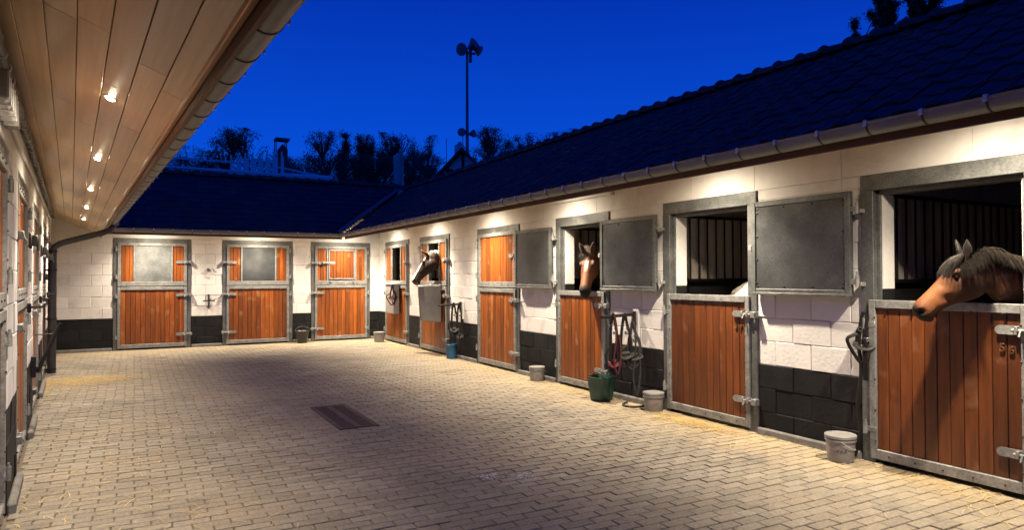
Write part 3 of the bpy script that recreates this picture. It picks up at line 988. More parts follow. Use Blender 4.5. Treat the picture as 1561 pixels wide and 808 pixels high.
# ------------------------------------------------------------------ horses
def skin_mesh(mb, vox, smooth_it=6):
    me = mb.mesh('tmp', M['bark'])
    o = link('tmp', me)
    r = o.modifiers.new('r', 'REMESH'); r.mode = 'VOXEL'; r.voxel_size = vox
    s = o.modifiers.new('s', 'SMOOTH'); s.factor = .5; s.iterations = smooth_it
    dg = bpy.context.evaluated_depsgraph_get()
    out = bpy.data.meshes.new_from_object(o.evaluated_get(dg))
    bpy.data.objects.remove(o)
    return out


def oval(c, a, b, ra, rb_top, rb_bot, n=16, p=2.3):
    r = []
    for k in range(n):
        t = 2 * math.pi * k / n
        ct, st = math.cos(t), math.sin(t)
        x = math.copysign(abs(ct) ** (2 / p), ct) * ra
        y = math.copysign(abs(st) ** (2 / p), st)
        y *= rb_top if y > 0 else rb_bot
        r.append(tuple(c + a * x + b * y))
    return r


def coat_mat(name, rough=.5):
    m = mat(name, (.5, .5, .5), None, rough, bump=.0012, bscale=160)
    N = m.node_tree.nodes; L = m.node_tree.links
    a = N.new('ShaderNodeVertexColor'); a.layer_name = 'coat'
    nz = N.new('ShaderNodeTexNoise'); nz.inputs['Scale'].default_value = 45; nz.inputs['Detail'].default_value = 5
    tc = N.new('ShaderNodeTexCoord'); L.new(tc.outputs['Object'], nz.inputs['Vector'])
    r = N.new('ShaderNodeMapRange'); r.inputs[3].default_value = .75; r.inputs[4].default_value = 1.25
    L.new(nz.outputs[0], r.inputs[0])
    h = N.new('ShaderNodeHueSaturation'); L.new(a.outputs[0], h.inputs['Color']); L.new(r.outputs[0], h.inputs['Value'])
    b = N['Principled BSDF']
    L.new(h.outputs[0], b.inputs['Base Color'])
    b.inputs['Specular IOR Level'].default_value = .25; b.inputs['Roughness'].default_value = .62; b.inputs['Sheen Weight'].default_value = .04; b.inputs['Sheen Roughness'].default_value = .4
    return m


M['coat'] = coat_mat('horse_coat')
M['eye'] = mat('horse_eye', (.012, .007, .005), None, .08, spec=.8)


def hair_mat(name, c1, c2):
    return mat(name, c1, c2, .42, scale=8, island=.45, spec=.6)


HEAD = [(-.07, .045, .17, .075), (0, .058, .215, .088), (.07, .068, .245, .102), (.13, .070, .25, .108), (.19, .064, .235, .106), (.25, .056, .205, .094), (.32, .048, .172, .080),
        (.40, .040, .150, .071), (.47, .036, .140, .068), (.53, .034, .142, .074), (.575, .024, .143, .073), (.605, .002, .132, .060), (.625, -.03, .108, .036)]


def horse(label, poll, nose, dorsal_hint, neck_pts, body_pts, coat, scale=1.0, ears=((1, .18), (-1, .18)), mane=None, forelock=None, mane_side=1, legs=True, ear_fwd=.25, seed=1, thick=1.0):
    rg = random.Random(seed)
    poll, nose = V(poll), V(nose)
    ax = (nose - poll).normalized()
    S = (nose - poll).length / .60
    dz = V(dorsal_hint); dz = (dz - ax * dz.dot(ax)).normalized()
    sy = dz.cross(ax).normalized()
    P = lambda x, y, z: poll + (ax * x + (sy * y + dz * z) * thick) * S
    mb = MB()
    mb.rings([oval(P(x, 0, (t - b) / 2 - 0), sy, dz, hw * S * thick, (t + b) / 2 * S * thick, (t + b) / 2 * S * thick, 20, 2.25) for x, t, b, hw in HEAD])
    # cheeks, brow ridges, muzzle, chin
    def ball(c, r, sx=1, sz=1):
        rings = []
        for i in range(1, 8):
            th = math.pi * i / 8
            rings.append([tuple(P(c[0] + r * sx * math.cos(th), c[1] + r * .55 * math.sin(th) * math.cos(2 * math.pi * k / 12), c[2] + r * sz * math.sin(th) * math.sin(2 * math.pi * k / 12))) for k in range(12)])
        mb.rings(rings)
    for s in (-1, 1):
        ball((.085, s * .062, -.125), .115, 1, 1)          # jowl
        ball((.145, s * .086, .030), .040, 1.2, .8)         # brow
        ball((.562, s * .050, -.030), .042, 1.0, 1.0)        # nostril wing
        ball((.27, s * .062, -.045), .05, 1.9, .45)         # facial crest
    ball((.555, 0, -.140), .040, 1.0, .8)                   # chin
    for s, ln in ears:                                      # leaf-shaped ears
        base = P(-.015, s * .055, .050)
        d = (dz * 1.0 + sy * s * .28 - ax * (.25 - ear_fwd)).normalized()
        fr = (ax + sy * s * .35).normalized(); fr = (fr - d * fr.dot(d)).normalized(); wd = d.cross(fr)
        er = []
        for t, wv, th in ((-.1, .032, .028), (.12, .040, .028), (.35, .048, .024), (.6, .042, .020), (.82, .027, .015), (1.0, .008, .008)):
            er.append([tuple(base + d * ln * t * S + (wd * wv * math.cos(2 * math.pi * k / 10) + fr * th * math.sin(2 * math.pi * k / 10)) * S) for k in range(10)])
        mb.rings(er)
    # neck: (point, half width, half depth)
    npts = [(P(.04, 0, -.09), .085 * S, .14 * S), (P(-.06, 0, -.06), .085 * S, .135 * S)] + [(V(p), a, b) for p, a, b in neck_pts]
    rings = []
    for i, (p, a, b) in enumerate(npts):
        t = (npts[min(i + 1, len(npts) - 1)][0] - npts[max(i - 1, 0)][0]).normalized()
        upv = V((0, 0, 1)); upv = upv - t * upv.dot(t)
        if i < 2: upv = upv * .4 + dz
        upv = (upv - t * upv.dot(t)).normalized()
        sd_ = t.cross(upv)
        rings.append(oval(p, sd_, upv, a, b, b, 16, 2.1))
    mb.rings(rings)
    # trunk
    br = []
    bp = [(V(p), a, b) for p, a, b in body_pts]
    for i, (p, a, b) in enumerate(bp):
        t = (bp[min(i + 1, len(bp) - 1)][0] - bp[max(i - 1, 0)][0]).normalized()
        sd_ = t.cross(V((0, 0, 1))).normalized(); upv = sd_.cross(t)
        br.append(oval(p, sd_, upv, a, b, b, 16, 2.1))
    mb.rings(br)
    if legs:
        f0, f1 = bp[1][0], bp[-2][0]
        fw_ = (f0 - f1); fw_.z = 0; fw_.normalize(); sd_ = fw_.cross(V((0, 0, 1)))
        for s in (-1, 1):
            q = f0 + sd_ * s * .15
            zt = q.z - .1
            mb.tube([(q.x, q.y, zt), (q.x, q.y, zt * .62), *[tuple(V((q.x, q.y, 0)) + fw_ * dx + V((0, 0, z))) for dx, z in ((.01, .46), (0, .40), (0, .2), (.01, .14), (.05, .05), (.06, .032))]], [.12, .085, .055, .05, .036, .04, .055, .06], 10)
            q = f1 + sd_ * s * .16
            zt = q.z - .05
            mb.tube([(q.x, q.y, zt), *[tuple(V((q.x, q.y, 0)) + fw_ * dx + V((0, 0, z))) for dx, z in ((.06, .85), (-.06, .62), (-.12, .50), (-.09, .40), (-.07, .18), (-.03, .05), (-.02, .032))]], [.19, .14, .085, .055, .048, .042, .055, .06], 10)
    me = skin_mesh(mb, .0115, 7)
    # face relief and coat colours, all in head coordinates
    n = len(me.vertices)
    co = [0.0] * (3 * n); me.vertices.foreach_get('co', co)
    cols = [0.0] * (4 * n)
    for i in range(n):
        p = V(co[3 * i:3 * i + 3]); d = p - poll
        x, y, z = d.dot(ax) / S, d.dot(sy) / S / thick, d.dot(dz) / S / thick
        inside = -.2 < x < .7 and abs(y) < .25 and -.35 < z < .35
        if inside:
            s = 1 if y > 0 else -1
            def gs(cx, cy, cz, r): return math.exp(-((x - cx) ** 2 + (y - s * cy) ** 2 + (z - cz) ** 2) / (r * r))
            push = -.030 * gs(.580, .062, -.036, .022) - .012 * gs(.175, .105, .008, .026) + .006 * gs(.15, .095, .04, .02)
            push += -.010 * gs(.36, .07, -.075, .04) - .008 * gs(.30, .06, .02, .03)
            if x > .45: push -= .005 * math.exp(-((z + .100) / .008) ** 2)
            if push:
                p = p + sy * (s * push * S)
                co[3 * i], co[3 * i + 1], co[3 * i + 2] = p
        c = coat(x, y, z, p, inside)
        cols[4 * i:4 * i + 4] = (*c, 1)
    me.vertices.foreach_set('co', co)
    ca_ = me.color_attributes.new('coat', 'FLOAT_COLOR', 'POINT'); ca_.data.foreach_set('color', cols)
    me.materials.clear(); me.materials.append(M['coat'])
    me.polygons.foreach_set('use_smooth', [True] * len(me.polygons))
    me.name = 'horse'
    # the thing sits at the horse's feet
    o = link('horse', me)
    tag(o, label, 'horse', 'horses in the stalls')
    for s in (-1, 1):
        e = MB(); r = .017 * S; c = P(.172, s * .090, .010)
        rr = []
        for a in range(1, 8):
            th = math.pi * a / 8
            rr.append([tuple(c + V((r * math.sin(th) * math.cos(2 * math.pi * k / 12), r * math.sin(th) * math.sin(2 * math.pi * k / 12), r * math.cos(th)))) for k in range(12)])
        e.rings(rr); e.obj('eye', M['eye'], o, 60)

    def strands(name, roots, m):
        hb = MB()
        for root, d0, ln, sidev in roots:
            pts = [root]; d = d0.copy(); p = root.copy()
            k = 6
            for j in range(k):
                p = p + d * (ln / k); pts.append(p.copy())
                d = (d + V((0, 0, -.36)) + V((rg.gauss(0, .035), rg.gauss(0, .035), rg.gauss(0, .02)))).normalized()
            w0 = rg.uniform(.002, .0045)
            hb.tube(pts, [w0 * f for f in (.8, 1, 1, .9, .75, .5, .1)], 4, flat=.45)
        hb.obj(name, m, o, 60)
    if mane:
        roots = []
        crest = [r[4] for r in rings]   # top of each neck ring
        cpts = [V(c) for c in crest]
        for _ in range(mane[0]):
            t = rg.random() * (len(cpts) - 1.001) * mane[1]
            i = int(t); fr = t - i
            c = cpts[i].lerp(cpts[i + 1], fr)
            ns = (cpts[i + 1] - cpts[i]).normalized().cross(V((0, 0, 1))).normalized() * mane_side
            c = c + ns * rg.uniform(-.02, .03) + V((0, 0, rg.uniform(-.012, .006)))
            d = (V((0, 0, .22)) + ns * rg.uniform(.35, 1.0) + V((rg.gauss(0, .08), rg.gauss(0, .08), 0))).normalized()
            roots.append((c, d, rg.uniform(.6, 1.1) * mane[2], ns))
        strands('mane', roots, mane[3])
    if forelock:
        roots = []
        for _ in range(forelock[0]):
            c = P(rg.uniform(-.05, .03), rg.uniform(-.05, .05), .066)
            d = (dz * .45 + ax * rg.uniform(.5, 1.0) + sy * rg.uniform(-.5, .5)).normalized()
            roots.append((c, d, rg.uniform(.55, 1.05) * forelock[1], sy))
        strands('forelock', roots, forelock[2])
    return o


def lerp3(a, b, t):
    t = max(0, min(1, t)); return tuple(a[i] + (b[i] - a[i]) * t for i in range(3))


def bay(x, y, z, p, ins):
    base = (.052, .019, .008)
    n = noise.noise(p * 6) * .5
    c = lerp3(base, (.030, .011, .005), .35 + n)
    if ins:
        c = lerp3(c, (.21, .078, .028), (1.0 - abs(x - .42) * 4.5) * (1 if z > -.07 else max(.15, 1 + (z + .07) * 14)))  # lamplight on the nose painted into the coat; darker base stands for shaded cheek
        c = lerp3(c, (.018, .012, .010), (x - .545 + n * .04) * 20)
        nd = (x - .580) ** 2 + (abs(y) - .058) ** 2 + (z + .036) ** 2
        if nd < .0006: c = (.004, .003, .003)
        if z < -.10: c = lerp3(c, (.06, .022, .010), (-.10 - z) * 6)
        if z > .074: c = lerp3(c, (.008, .006, .005), (z - .074) * 60)
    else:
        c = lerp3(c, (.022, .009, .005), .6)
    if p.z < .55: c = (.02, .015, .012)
    return c


def bay2(x, y, z, p, ins):
    c = tuple(v * .8 for v in bay(x, y, z, p, ins))
    if ins:
        if abs(y) < .022 and .13 < x < .30 and z > 0: c = lerp3(c, (.60, .52, .45), 1 - max(0, (x - .16) * 6))
        c = lerp3(c, (.12, .04, .012), .25) if x < .54 else c
        c = lerp3(c, (.012, .009, .008), (x - .50) * 20)
    return c


def pinto(x, y, z, p, ins):
    dk = (.020, .010, .007); wh = (.72, .68, .62)
    n = noise.noise(p * 7) * .03
    if ins:
        if z > -.01 + n and abs(y) < .045 + n + max(0, x - .35) * .16 and x > .05: return wh
        if x > .50 and abs(y) < .05 and z > -.07: return (.55, .47, .43)
        if x > .56: return (.10, .07, .06)
        return dk
    return wh if noise.noise(p * 2.3 + V((3, 1, 5))) > .12 else dk


def grey(x, y, z, p, ins):
    return lerp3((.66, .63, .58), (.40, .38, .36), .5 + noise.noise(p * 5))


hm_dark = hair_mat('dark_mane', (.024, .018, .014), (.010, .008, .007))
hm_black = hair_mat('black_mane', (.014, .011, .009), (.008, .007, .006))
hm_pinto = hair_mat('white_mane', (.68, .64, .58), (.40, .36, .32))

horse('bay horse with shaggy dark mane looking over the door numbered 56', (5.60, 2.92, 1.735), (5.31, 3.17, 1.385), (-.60, .42, .75),
      [((5.78, 2.76, 1.60), .095, .165), ((6.02, 2.60, 1.50), .12, .20), ((6.36, 2.38, 1.38), .16, .25), ((6.68, 2.16, 1.26), .20, .28)],
      [((6.55, 2.22, 1.08), .16, .22), ((6.75, 2.05, 1.08), .24, .31), ((7.1, 1.75, 1.06), .28, .32), ((7.5, 1.35, 1.07), .28, .31), ((7.85, 1.05, 1.12), .24, .26), ((8.02, .9, 1.1), .12, .16)],
      bay, mane=(1500, .80, .22, hm_dark), forelock=(800, .22, hm_dark), mane_side=1, seed=3, ear_fwd=-.40, thick=1.12)
horse('bay horse facing the yard with a small white star on its forehead', (5.76, 8.14, 1.93), (5.46, 7.87, 1.43), (-.72, -.55, .42),
      [((5.92, 8.28, 1.86), .10, .19), ((6.18, 8.46, 1.74), .125, .24), ((6.5, 8.62, 1.58), .17, .30), ((6.8, 8.7, 1.42), .20, .32)],
      [((6.62, 8.66, 1.2), .17, .25), ((6.85, 8.72, 1.22), .25, .34), ((7.3, 8.75, 1.2), .29, .35), ((7.75, 8.75, 1.2), .29, .34), ((8.15, 8.75, 1.25), .25, .30), ((8.35, 8.75, 1.22), .12, .16)],
      bay2, mane=(160, .8, .20, hm_black), forelock=(60, .13, hm_dark), mane_side=-1, seed=5, ear_fwd=-.15)
horse('dark brown and white horse reaching out over a grey feed bin', (5.50, 13.62, 2.06), (5.17, 13.80, 1.55), (-.70, .45, .5),
      [((5.66, 13.62, 2.02), .10, .19), ((5.90, 13.70, 1.93), .12, .23), ((6.2, 13.78, 1.80), .16, .28), ((6.5, 13.82, 1.62), .20, .32)],
      [((6.4, 13.8, 1.36), .17, .25), ((6.6, 13.82, 1.36), .25, .34), ((7.0, 13.85, 1.34), .29, .36), ((7.4, 13.85, 1.34), .29, .35), ((7.75, 13.85, 1.38), .25, .30), ((7.95, 13.85, 1.34), .12, .16)],
      pinto, mane=(120, .8, .16, hm_pinto), forelock=(30, .10, hm_pinto), mane_side=1, seed=9)
horse('grey horse inside the stall numbered 57, only its pale neck showing', (6.30, 6.37, 0.94), (6.35, 6.62, 0.42), (.1, .9, .5),
      [((6.24, 6.05, 1.08), .10, .18), ((6.20, 5.79, 1.20), .12, .20), ((6.20, 5.53, 1.34), .15, .24), ((6.22, 5.29, 1.34), .19, .28)],
      [((6.25, 5.42, 1.10), .16, .22), ((6.42, 5.23, 1.18), .22, .30), ((6.90, 5.17, 1.18), .26, .32), ((7.40, 5.17, 1.18), .27, .32), ((7.80, 5.17, 1.20), .22, .26), ((7.95, 5.17, 1.18), .12, .15)],
      grey, mane=(120, .9, .14, hm_pinto), seed=12)


# ------------------------------------------------------------------ buckets and tubs
def wrap_text(txt, size, m, parent, r, z, ang, tilt=0.0):
    cu = bpy.data.curves.new('lettering', 'FONT'); cu.body = txt; cu.size = size; cu.extrude = 0; cu.align_x = 'CENTER'; cu.shear = .25
    to = bpy.data.objects.new('t', cu); COL.objects.link(to)
    me = bpy.data.meshes.new_from_object(to.evaluated_get(bpy.context.evaluated_depsgraph_get())); bpy.data.objects.remove(to)
    for v in me.vertices:
        th = ang + v.co.x / r
        rr = r + .0022 + (v.co.y) * tilt
        v.co = V((rr * math.cos(th), rr * math.sin(th), z + v.co.y + v.co.x * .06))
    me.materials.clear(); me.materials.append(m)
    return link('lettering', me, parent)


def lid_bucket(loc, label, s=1.0, lid=True, txt=None, m=None, ink=None, rz=0.0):
    mb = MB()
    mb.lathe([(.0, .006), (.118, .006), (.126, 0), (.131, .012), (.146, .21), (.146, .215), (.156, .218), (.156, .236), (.147, .238), (.149, .268), (.142, .268), (.138, .235), (.122, .02), (0, .018)], n=36)
    o = mb.obj('bucket', m or M['grey_plastic'], None, 35, loc)
    o.scale = (s, s, s); o.rotation_euler.z = rz
    tag(o, label, 'bucket', 'plastic buckets along the stable walls')
    if lid:
        q = MB(); q.lathe([(.156, .250), (.160, .252), (.160, .276), (.155, .282), (.146, .283), (.140, .276), (0, .276)], n=36); q.obj('lid', m or M['grey_plastic'], o, 35)
    a = math.atan2(-loc[1], -loc[0]) - rz
    if txt: wrap_text(txt, .055, ink, o, .141, .105, a + .05, .072)
    h = MB(); pts = []
    for k in range(13):
        t = math.pi * k / 12
        pts.append((.162 * math.cos(t), -.155 * math.sin(t) * .93, .225 - .10 * math.sin(t)))
    h.tube(pts, .003, 6); h.obj('bail_handle', M['white_plastic'], o, 60)
    return o


lid_bucket((5.50, 3.95, .004), 'grey lidded bucket with black scrawl by the post of door 56', .83, txt='KRA', ink=M['ink_black'], rz=.7)
lid_bucket((5.54, 6.50, .004), 'grey lidded bucket with red scrawl left of door 57', .82, txt='~CH', ink=M['ink_red'], rz=2.9)
lid_bucket((5.55, 9.28, .004), 'grey lidded bucket below the shutter of the star-faced horse', .80, txt='rm', ink=M['ink_red'], rz=2.2)
lid_bucket((5.40, 16.75, .004), 'pale grey bucket with a lid in the far right corner of the yard', .9, rz=2.0)

# black bucket with wire bail, far wall
mb = MB(); mb.lathe([(0, .006), (.115, .006), (.12, 0), (.155, .26), (.175, .285), (.182, .30), (.176, .303), (.15, .275), (.11, .02), (0, .016)], n=32)
o = mb.obj('bucket', M['plastic_blk'], None, 35, (3.66, 17.48, .004)); tag(o, 'black open bucket with raised wire handle by the far wall', 'bucket', 'plastic buckets along the stable walls')
q = MB(); q.tube([(.178 * math.cos(math.pi * k / 14), -.02, .295 + .12 * math.sin(math.pi * k / 14)) for k in range(15)], .0045, 6); q.obj('bail_handle', M['buckle'], o, 60)
# blue bucket
mb = MB(); mb.lathe([(0, .006), (.115, .006), (.12, 0), (.142, .25), (.152, .262), (.154, .29), (.146, .294), (.14, .268), (.11, .02), (0, .016)], n=32)
o = mb.obj('bucket', M['blue_plastic'], None, 35, (5.56, 12.62, .004)); o.scale = (.82, .82, 1.0); tag(o, 'blue bucket under the tack rack beside the brown and white horse', 'bucket', 'plastic buckets along the stable walls')
q = MB(); q.tube([(-.01, .154 * math.cos(math.pi * k / 14), .275 - .05 * math.sin(math.pi * k / 14)) for k in range(15)], .004, 6); q.obj('bail_handle', M['buckle'], o, 60)
# green rubber tub, squarish with rounded corners
mb = MB()


def sq(hw, z, rc=.55):
    r = []
    for k in range(32):
        t = 2 * math.pi * k / 32
        p = 4.2
        r.append((math.copysign(abs(math.cos(t)) ** (2 / p), math.cos(t)) * hw, math.copysign(abs(math.sin(t)) ** (2 / p), math.sin(t)) * hw * .92, z))
    return r


mb.rings([sq(.128, 0), sq(.134, .012), sq(.165, .25), sq(.178, .36), sq(.186, .372), sq(.186, .385), sq(.176, .388), sq(.165, .35), sq(.125, .03)])
o = mb.obj('tub', M['green_plastic'], None, 35, (5.42, 7.40, .004)); o.rotation_euler.z = .2; o.scale = (.93, .93, .82)
tag(o, 'dark green square rubber tub with loop handle under the tack rack', 'tub')
q = MB(); q.tube([(-.06 - .02, .10 * math.cos(math.pi * k / 12), .375 + .075 * math.sin(math.pi * k / 12)) for k in range(13)], .012, 8); q.obj('loop_handle', M['plastic_blk'], o, 60)

# ------------------------------------------------------------------ floor drain
dr = MB()
x0, x1, y0, y1 = DR
dr.box(x0, x1, y0, y1, -.05, -.018)
dr.box(x0, x0 + .018, y0, y1, -.03, .008, .003); dr.box(x1 - .018, x1, y0, y1, -.03, .008, .003)
dr.box(x0 + .018, x1 - .018, y0, y0 + .018, -.03, .008, .003); dr.box(x0 + .018, x1 - .018, y1 - .018, y1, -.03, .008, .003)
dro = dr.obj('floor_drain', M['drain']); tag(dro, 'dark iron drain grating set in the middle of the paving', 'drain')
xm = (x0 + x1) / 2
for (a, b) in ((x0 + .02, xm - .004), (xm + .004, x1 - .02)):
    for (c, d) in ((y0 + .022, y1 - .30), (y1 - .29, y1 - .022)):
        gp = MB(); n = int((d - c) / .042)
        gp.box(a, a + .026, c, d, -.014, .007, .003, mi=1); gp.box(b - .026, b, c, d, -.014, .007, .003, mi=1); gp.box(a + .026, b - .026, d - .02, d, -.014, .0065, .003, mi=1)
        for i in range(n):
            yy = c + (d - c) * (i + .5) / n
            gp.box(a + .026, b - .026, yy - .013, yy + .013, -.02, .003, .002)
        gp.obj('grating', [M['drain'], M['drain_rim']], dro)


# ------------------------------------------------------------------ tack racks, halters, bridles
def rack(loc, label, out=.55):
    e = MB(); x, y, z = loc
    e.box(x - .03, x - .002, y - .055, y + .055, z - .30, z + .07, .008)
    o = e.obj('tack_rack', M['white_plastic']); tag(o, label, 'rack', 'folding tack racks on the right wall')
    a = MB(); a.tube([(x - .03, y, z - .13), (x - .06, y, z - .10), (x - .06, y, z - .01), (x - .08, y, z), (x - out, y, z - .02)], .021, 10)
    a.cyl((x - .05, y, z - .17), (x - .05, y, z + .04), .022, 10)
    a.obj('arm', M['iron'], o, 40)
    return o


rack((RX, 7.02, 1.15), 'white wall plate and black tack arm right of the star-faced horse', .57)
rack((RX, 12.42, 1.10), 'white wall plate and black tack arm above the blue bucket', .52)


def strap(mb, pts, w=.012, mi=0, n=6, flat=.3, ref=None):
    # soft polyline -> smooth strap
    p = [V(q) for q in pts]; out = []
    for i in range(len(p) - 1):
        a, b, c, d = p[max(i - 1, 0)], p[i], p[i + 1], p[min(i + 2, len(p) - 1)]
        for k in range(5):
            t = k / 5
            out.append(.5 * ((2 * b) + (c - a) * t + (2 * a - 5 * b + 4 * c - d) * t * t + (3 * b - a - 3 * c + d) * t ** 3))
    out.append(p[-1])
    mb.tube(out, w, n, mi, flat=flat, ref=ref)


def halter(top, label, m, noseb=None, drop=.42, tail=.0, wd=.10, facing=(-1, 0, 0), lead=None, flip=1, leadlen=.9):
    """a head collar hung by its headpiece: two cheek straps, noseband, throat lash, rings, buckle"""
    t = V(top); f = V(facing).normalized(); s = V((0, 0, 1)).cross(f).normalized() * flip
    P = lambda a, b, z: tuple(t + s * a + f * b + V((0, 0, z)))
    e = MB(); rf = tuple(s)
    strap(e, [P(-wd * .35, .0, -drop), P(-wd * .32, .012, -drop * .6), P(-.03, .015, -.12), P(-.012, .02, -.02), P(0, .024, .018), P(.012, .02, -.02), P(.03, .02, -.12), P(wd * .5, .018, -drop * .62), P(wd * .55, .01, -drop)], .019, ref=rf)
    o = e.obj('head_collar', m, None, 60); tag(o, label, 'head collar', 'head collars and bridles hung by the doors')
    nb = MB()
    strap(nb, [P(-wd * .55, .01, -drop), P(-wd * .2, .045, -drop - .035), P(wd * .3, .045, -drop - .03), P(wd * .72, .01, -drop + .01), P(wd * .3, -.0, -drop + .02), P(-wd * .3, -.0, -drop + .012), P(-wd * .55, .01, -drop)], .024, ref=rf)
    nb.obj('noseband', noseb or m, o, 60)
    th = MB()
    strap(th, [P(-wd * .34, .015, -drop * .66), P(-wd * .9, .03, -drop * .85), P(-wd * .5, .03, -drop - .10), P(-wd * .1, .03, -drop - .17), P(wd * .3, .025, -drop - .12), P(wd * .55, .015, -drop)], .016, ref=rf)
    th.obj('throat_strap', m, o, 60)
    bk = MB()
    for a, z in ((-wd * .5, -drop), (wd * .6, -drop), (-.03, -.13), (.03, -.16)):
        bk.torus(P(a, .026, z), f, .017, .0035)
    bk.box(*sorted((P(.02, .03, 0)[0] - .02, P(.02, .03, 0)[0] + .02)), *sorted((P(.02, .03, 0)[1] - .02, P(.02, .03, 0)[1] + .02)), t.z - .24, t.z - .20, .004)
    bk.obj('ring', M['buckle'], o, 60)
    if lead:
        lr = MB()
        L0 = leadlen
        strap(lr, [P(.0, .03, .03), P(.025, .05, -.1), P(.03, .045, -L0 * .4), P(.0, .05, -L0 * .7), P(.05, .05, -L0 * .92), P(.09, .04, -L0 * .6), P(.07, .03, -L0 * .3)], .012, n=8, flat=1.0)
        lr.obj('lead_rope', lead, o, 60)
    return o


halter((5.33, 7.02, 1.145), 'black and red head collar with red lead rope at the arm end, near rack', M['leather'], M['red_rope'], .60, wd=.11, facing=(-.5, -.85, 0), lead=M['dark_red'], leadlen=.80)
halter((5.63, 7.0, 1.04), 'grey webbing bridle with long reins on the near rack, close to the wall', M['grey_web'], M['leather'], .42, wd=.17, facing=(-.6, -.8, 0), lead=M['grey_web'], leadlen=1.0)
halter((5.52, 7.03, 1.14), 'black leather bridle hanging in the middle of the near rack', M['leather'], None, .50, wd=.15, facing=(-.5, -.85, 0))
halter((5.52, 12.42, 1.105), 'black bridle hanging from the rack above the blue bucket', M['leather'], None, .50, wd=.12, facing=(-.3, -.95, 0))
halter((5.64, 12.42, 1.10), 'black lead rope and head collar nearest the wall over the blue bucket', M['leather'], M['grey_web'], .62, wd=.12, facing=(-.3, -.95, 0), lead=M['leather'], leadlen=1.0)
# collar on the post of door 56, straps trailing to the ground
hk = halter((5.67, 3.83, 1.30), 'black leather head collar on the post beside bucket and door 56', M['leather'], None, .26, wd=.15, facing=(-.8, -.6, 0))
q = MB()
strap(q, [(5.66, 3.84, 1.28), (5.64, 3.86, 1.05), (5.655, 3.85, .8), (5.63, 3.87, .5), (5.65, 3.86, .25), (5.62, 3.9, .04)], .020, ref=(0, 1, 0))
strap(q, [(5.655, 3.80, 1.28), (5.64, 3.80, .95), (5.66, 3.81, .72)], .024, ref=(0, 1, 0))
q.obj('hanging_strap', M['leather'], hk, 60)
q = MB(); q.tube([(5.70, 3.83, 1.31), (5.66, 3.83, 1.30), (5.64, 3.83, 1.325)], .007, 8); q.obj('hook', M['iron'], hk, 60)
halter((5.50, 16.02, 1.43), 'red head collar draped over the shallow feed panel of the far right door', M['red_rope'], M['red_rope'], .30, wd=.16, facing=(-.6, -.8, 0), lead=M['leather'], leadlen=.5)
# loose rope end on the ground by the green tub
q = MB(); strap(q, [(5.55, 7.02, .03), (5.45, 6.98, .018), (5.40, 6.86, .016), (5.47, 6.74, .02), (5.56, 6.70, .03), (5.60, 6.76, .016)], .014, n=8, flat=1)
o = q.obj('rope', M['grey_web'], None, 60); tag(o, 'loose grey rope lying on the paving between green tub and bucket', 'rope')

# ------------------------------------------------------------------ feed bins hung on the doors
mb = MB()
prof = [(5.665, 1.47), (5.29, 1.44), (5.285, 1.40), (5.33, .72), (5.665, .69)]
a, b = 13.40, 13.76
mb.add([(x, a, z) for x, z in prof] + [(x, b, z) for x, z in prof], [(0, 1, 2, 3, 4), (9, 8, 7, 6, 5)] + [(i, i + 5, (i + 1) % 5 + 5, (i + 1) % 5) for i in range(1, 5)])
mb.add([(x + (.012 if x < 5.5 else -.012), a + .012, z - .01) for x, z in prof] + [(x + (.012 if x < 5.5 else -.012), b - .012, z - .01) for x, z in prof], [(4, 3, 2, 1, 0), (5, 6, 7, 8, 9)] + [((i + 1) % 5, (i + 1) % 5 + 5, i + 5, i) for i in range(1, 5)])
o = mb.obj('feed_bin', M['grey_plastic']); tag(o, 'grey sheet feed bin hung under the brown and white horse', 'feed bin')
q = MB(); q.box(5.26, 5.31, a - .01, b + .01, 1.435, 1.46, .004); q.box(5.63, 5.69, a - .01, b + .01, 1.455, 1.49, .004); q.box(5.31, 5.63, a - .012, a + .004, 1.44, 1.468, .003); q.obj('rim', M['white_plastic'], o)
q = MB(); q.cyl((5.48, a + .1, 1.45), (5.48, a + .1, 1.50), .03, 12); q.obj('knob', M['white_plastic'], o, 40)
mb = MB(); mb.box(5.52, 5.66, 15.98, 16.62, .74, 1.46, .01)
o = mb.obj('feed_bin', M['grey_plastic']); tag(o, 'shallow grey feed panel hung on the far right door', 'feed bin')
q = MB(); q.box(5.50, 5.675, 15.96, 16.64, 1.455, 1.485, .005); q.obj('rim', M['white_plastic'], o)

# ------------------------------------------------------------------ far wall fittings
fx, fz = 1.545, 1.10
mb = MB(); mb.box(fx - .018, fx + .018, DY - .045, DY - .001, fz - .17, fz + .14, .005)
o = mb.obj('saddle_rack', M['iron']); tag(o, 'small black cross-shaped saddle rack on the far white wall', 'saddle rack')
q = MB(); q.cyl((fx - .13, DY - .06, fz - .01), (fx + .13, DY - .06, fz - .01), .014, 8); q.cyl((fx, DY - .03, fz), (fx, DY - .42, fz + .03), .014, 8); q.obj('arm', M['iron'], o, 40)
q = MB(); strap(q, [(fx - .08, DY - .06, fz), (fx - .08, DY - .25, fz + .12), (fx, DY - .34, fz + .13), (fx + .22, DY - .36, fz + .12), (fx + .24, DY - .2, fz + .08), (fx + .08, DY - .06, fz)], .006, flat=1); q.obj('wire_loop', M['iron'], o, 60)
mb = MB(); mb.box(1.50, 1.56, DY - .07, DY - .001, 1.80, 1.86, .006)
o = mb.obj('bridle_hook', M['steel']); tag(o, 'small grey and brass bridle hook on the far wall between the first two doors', 'hook')
q = MB(); q.tube([(1.62, DY - .002, 1.85), (1.62, DY - .10, 1.85), (1.65, DY - .11, 1.82), (1.64, DY - .09, 1.79), (1.70, DY - .09, 1.77)], .010, 8); q.obj('brass_arm', M['rust'], o, 40)
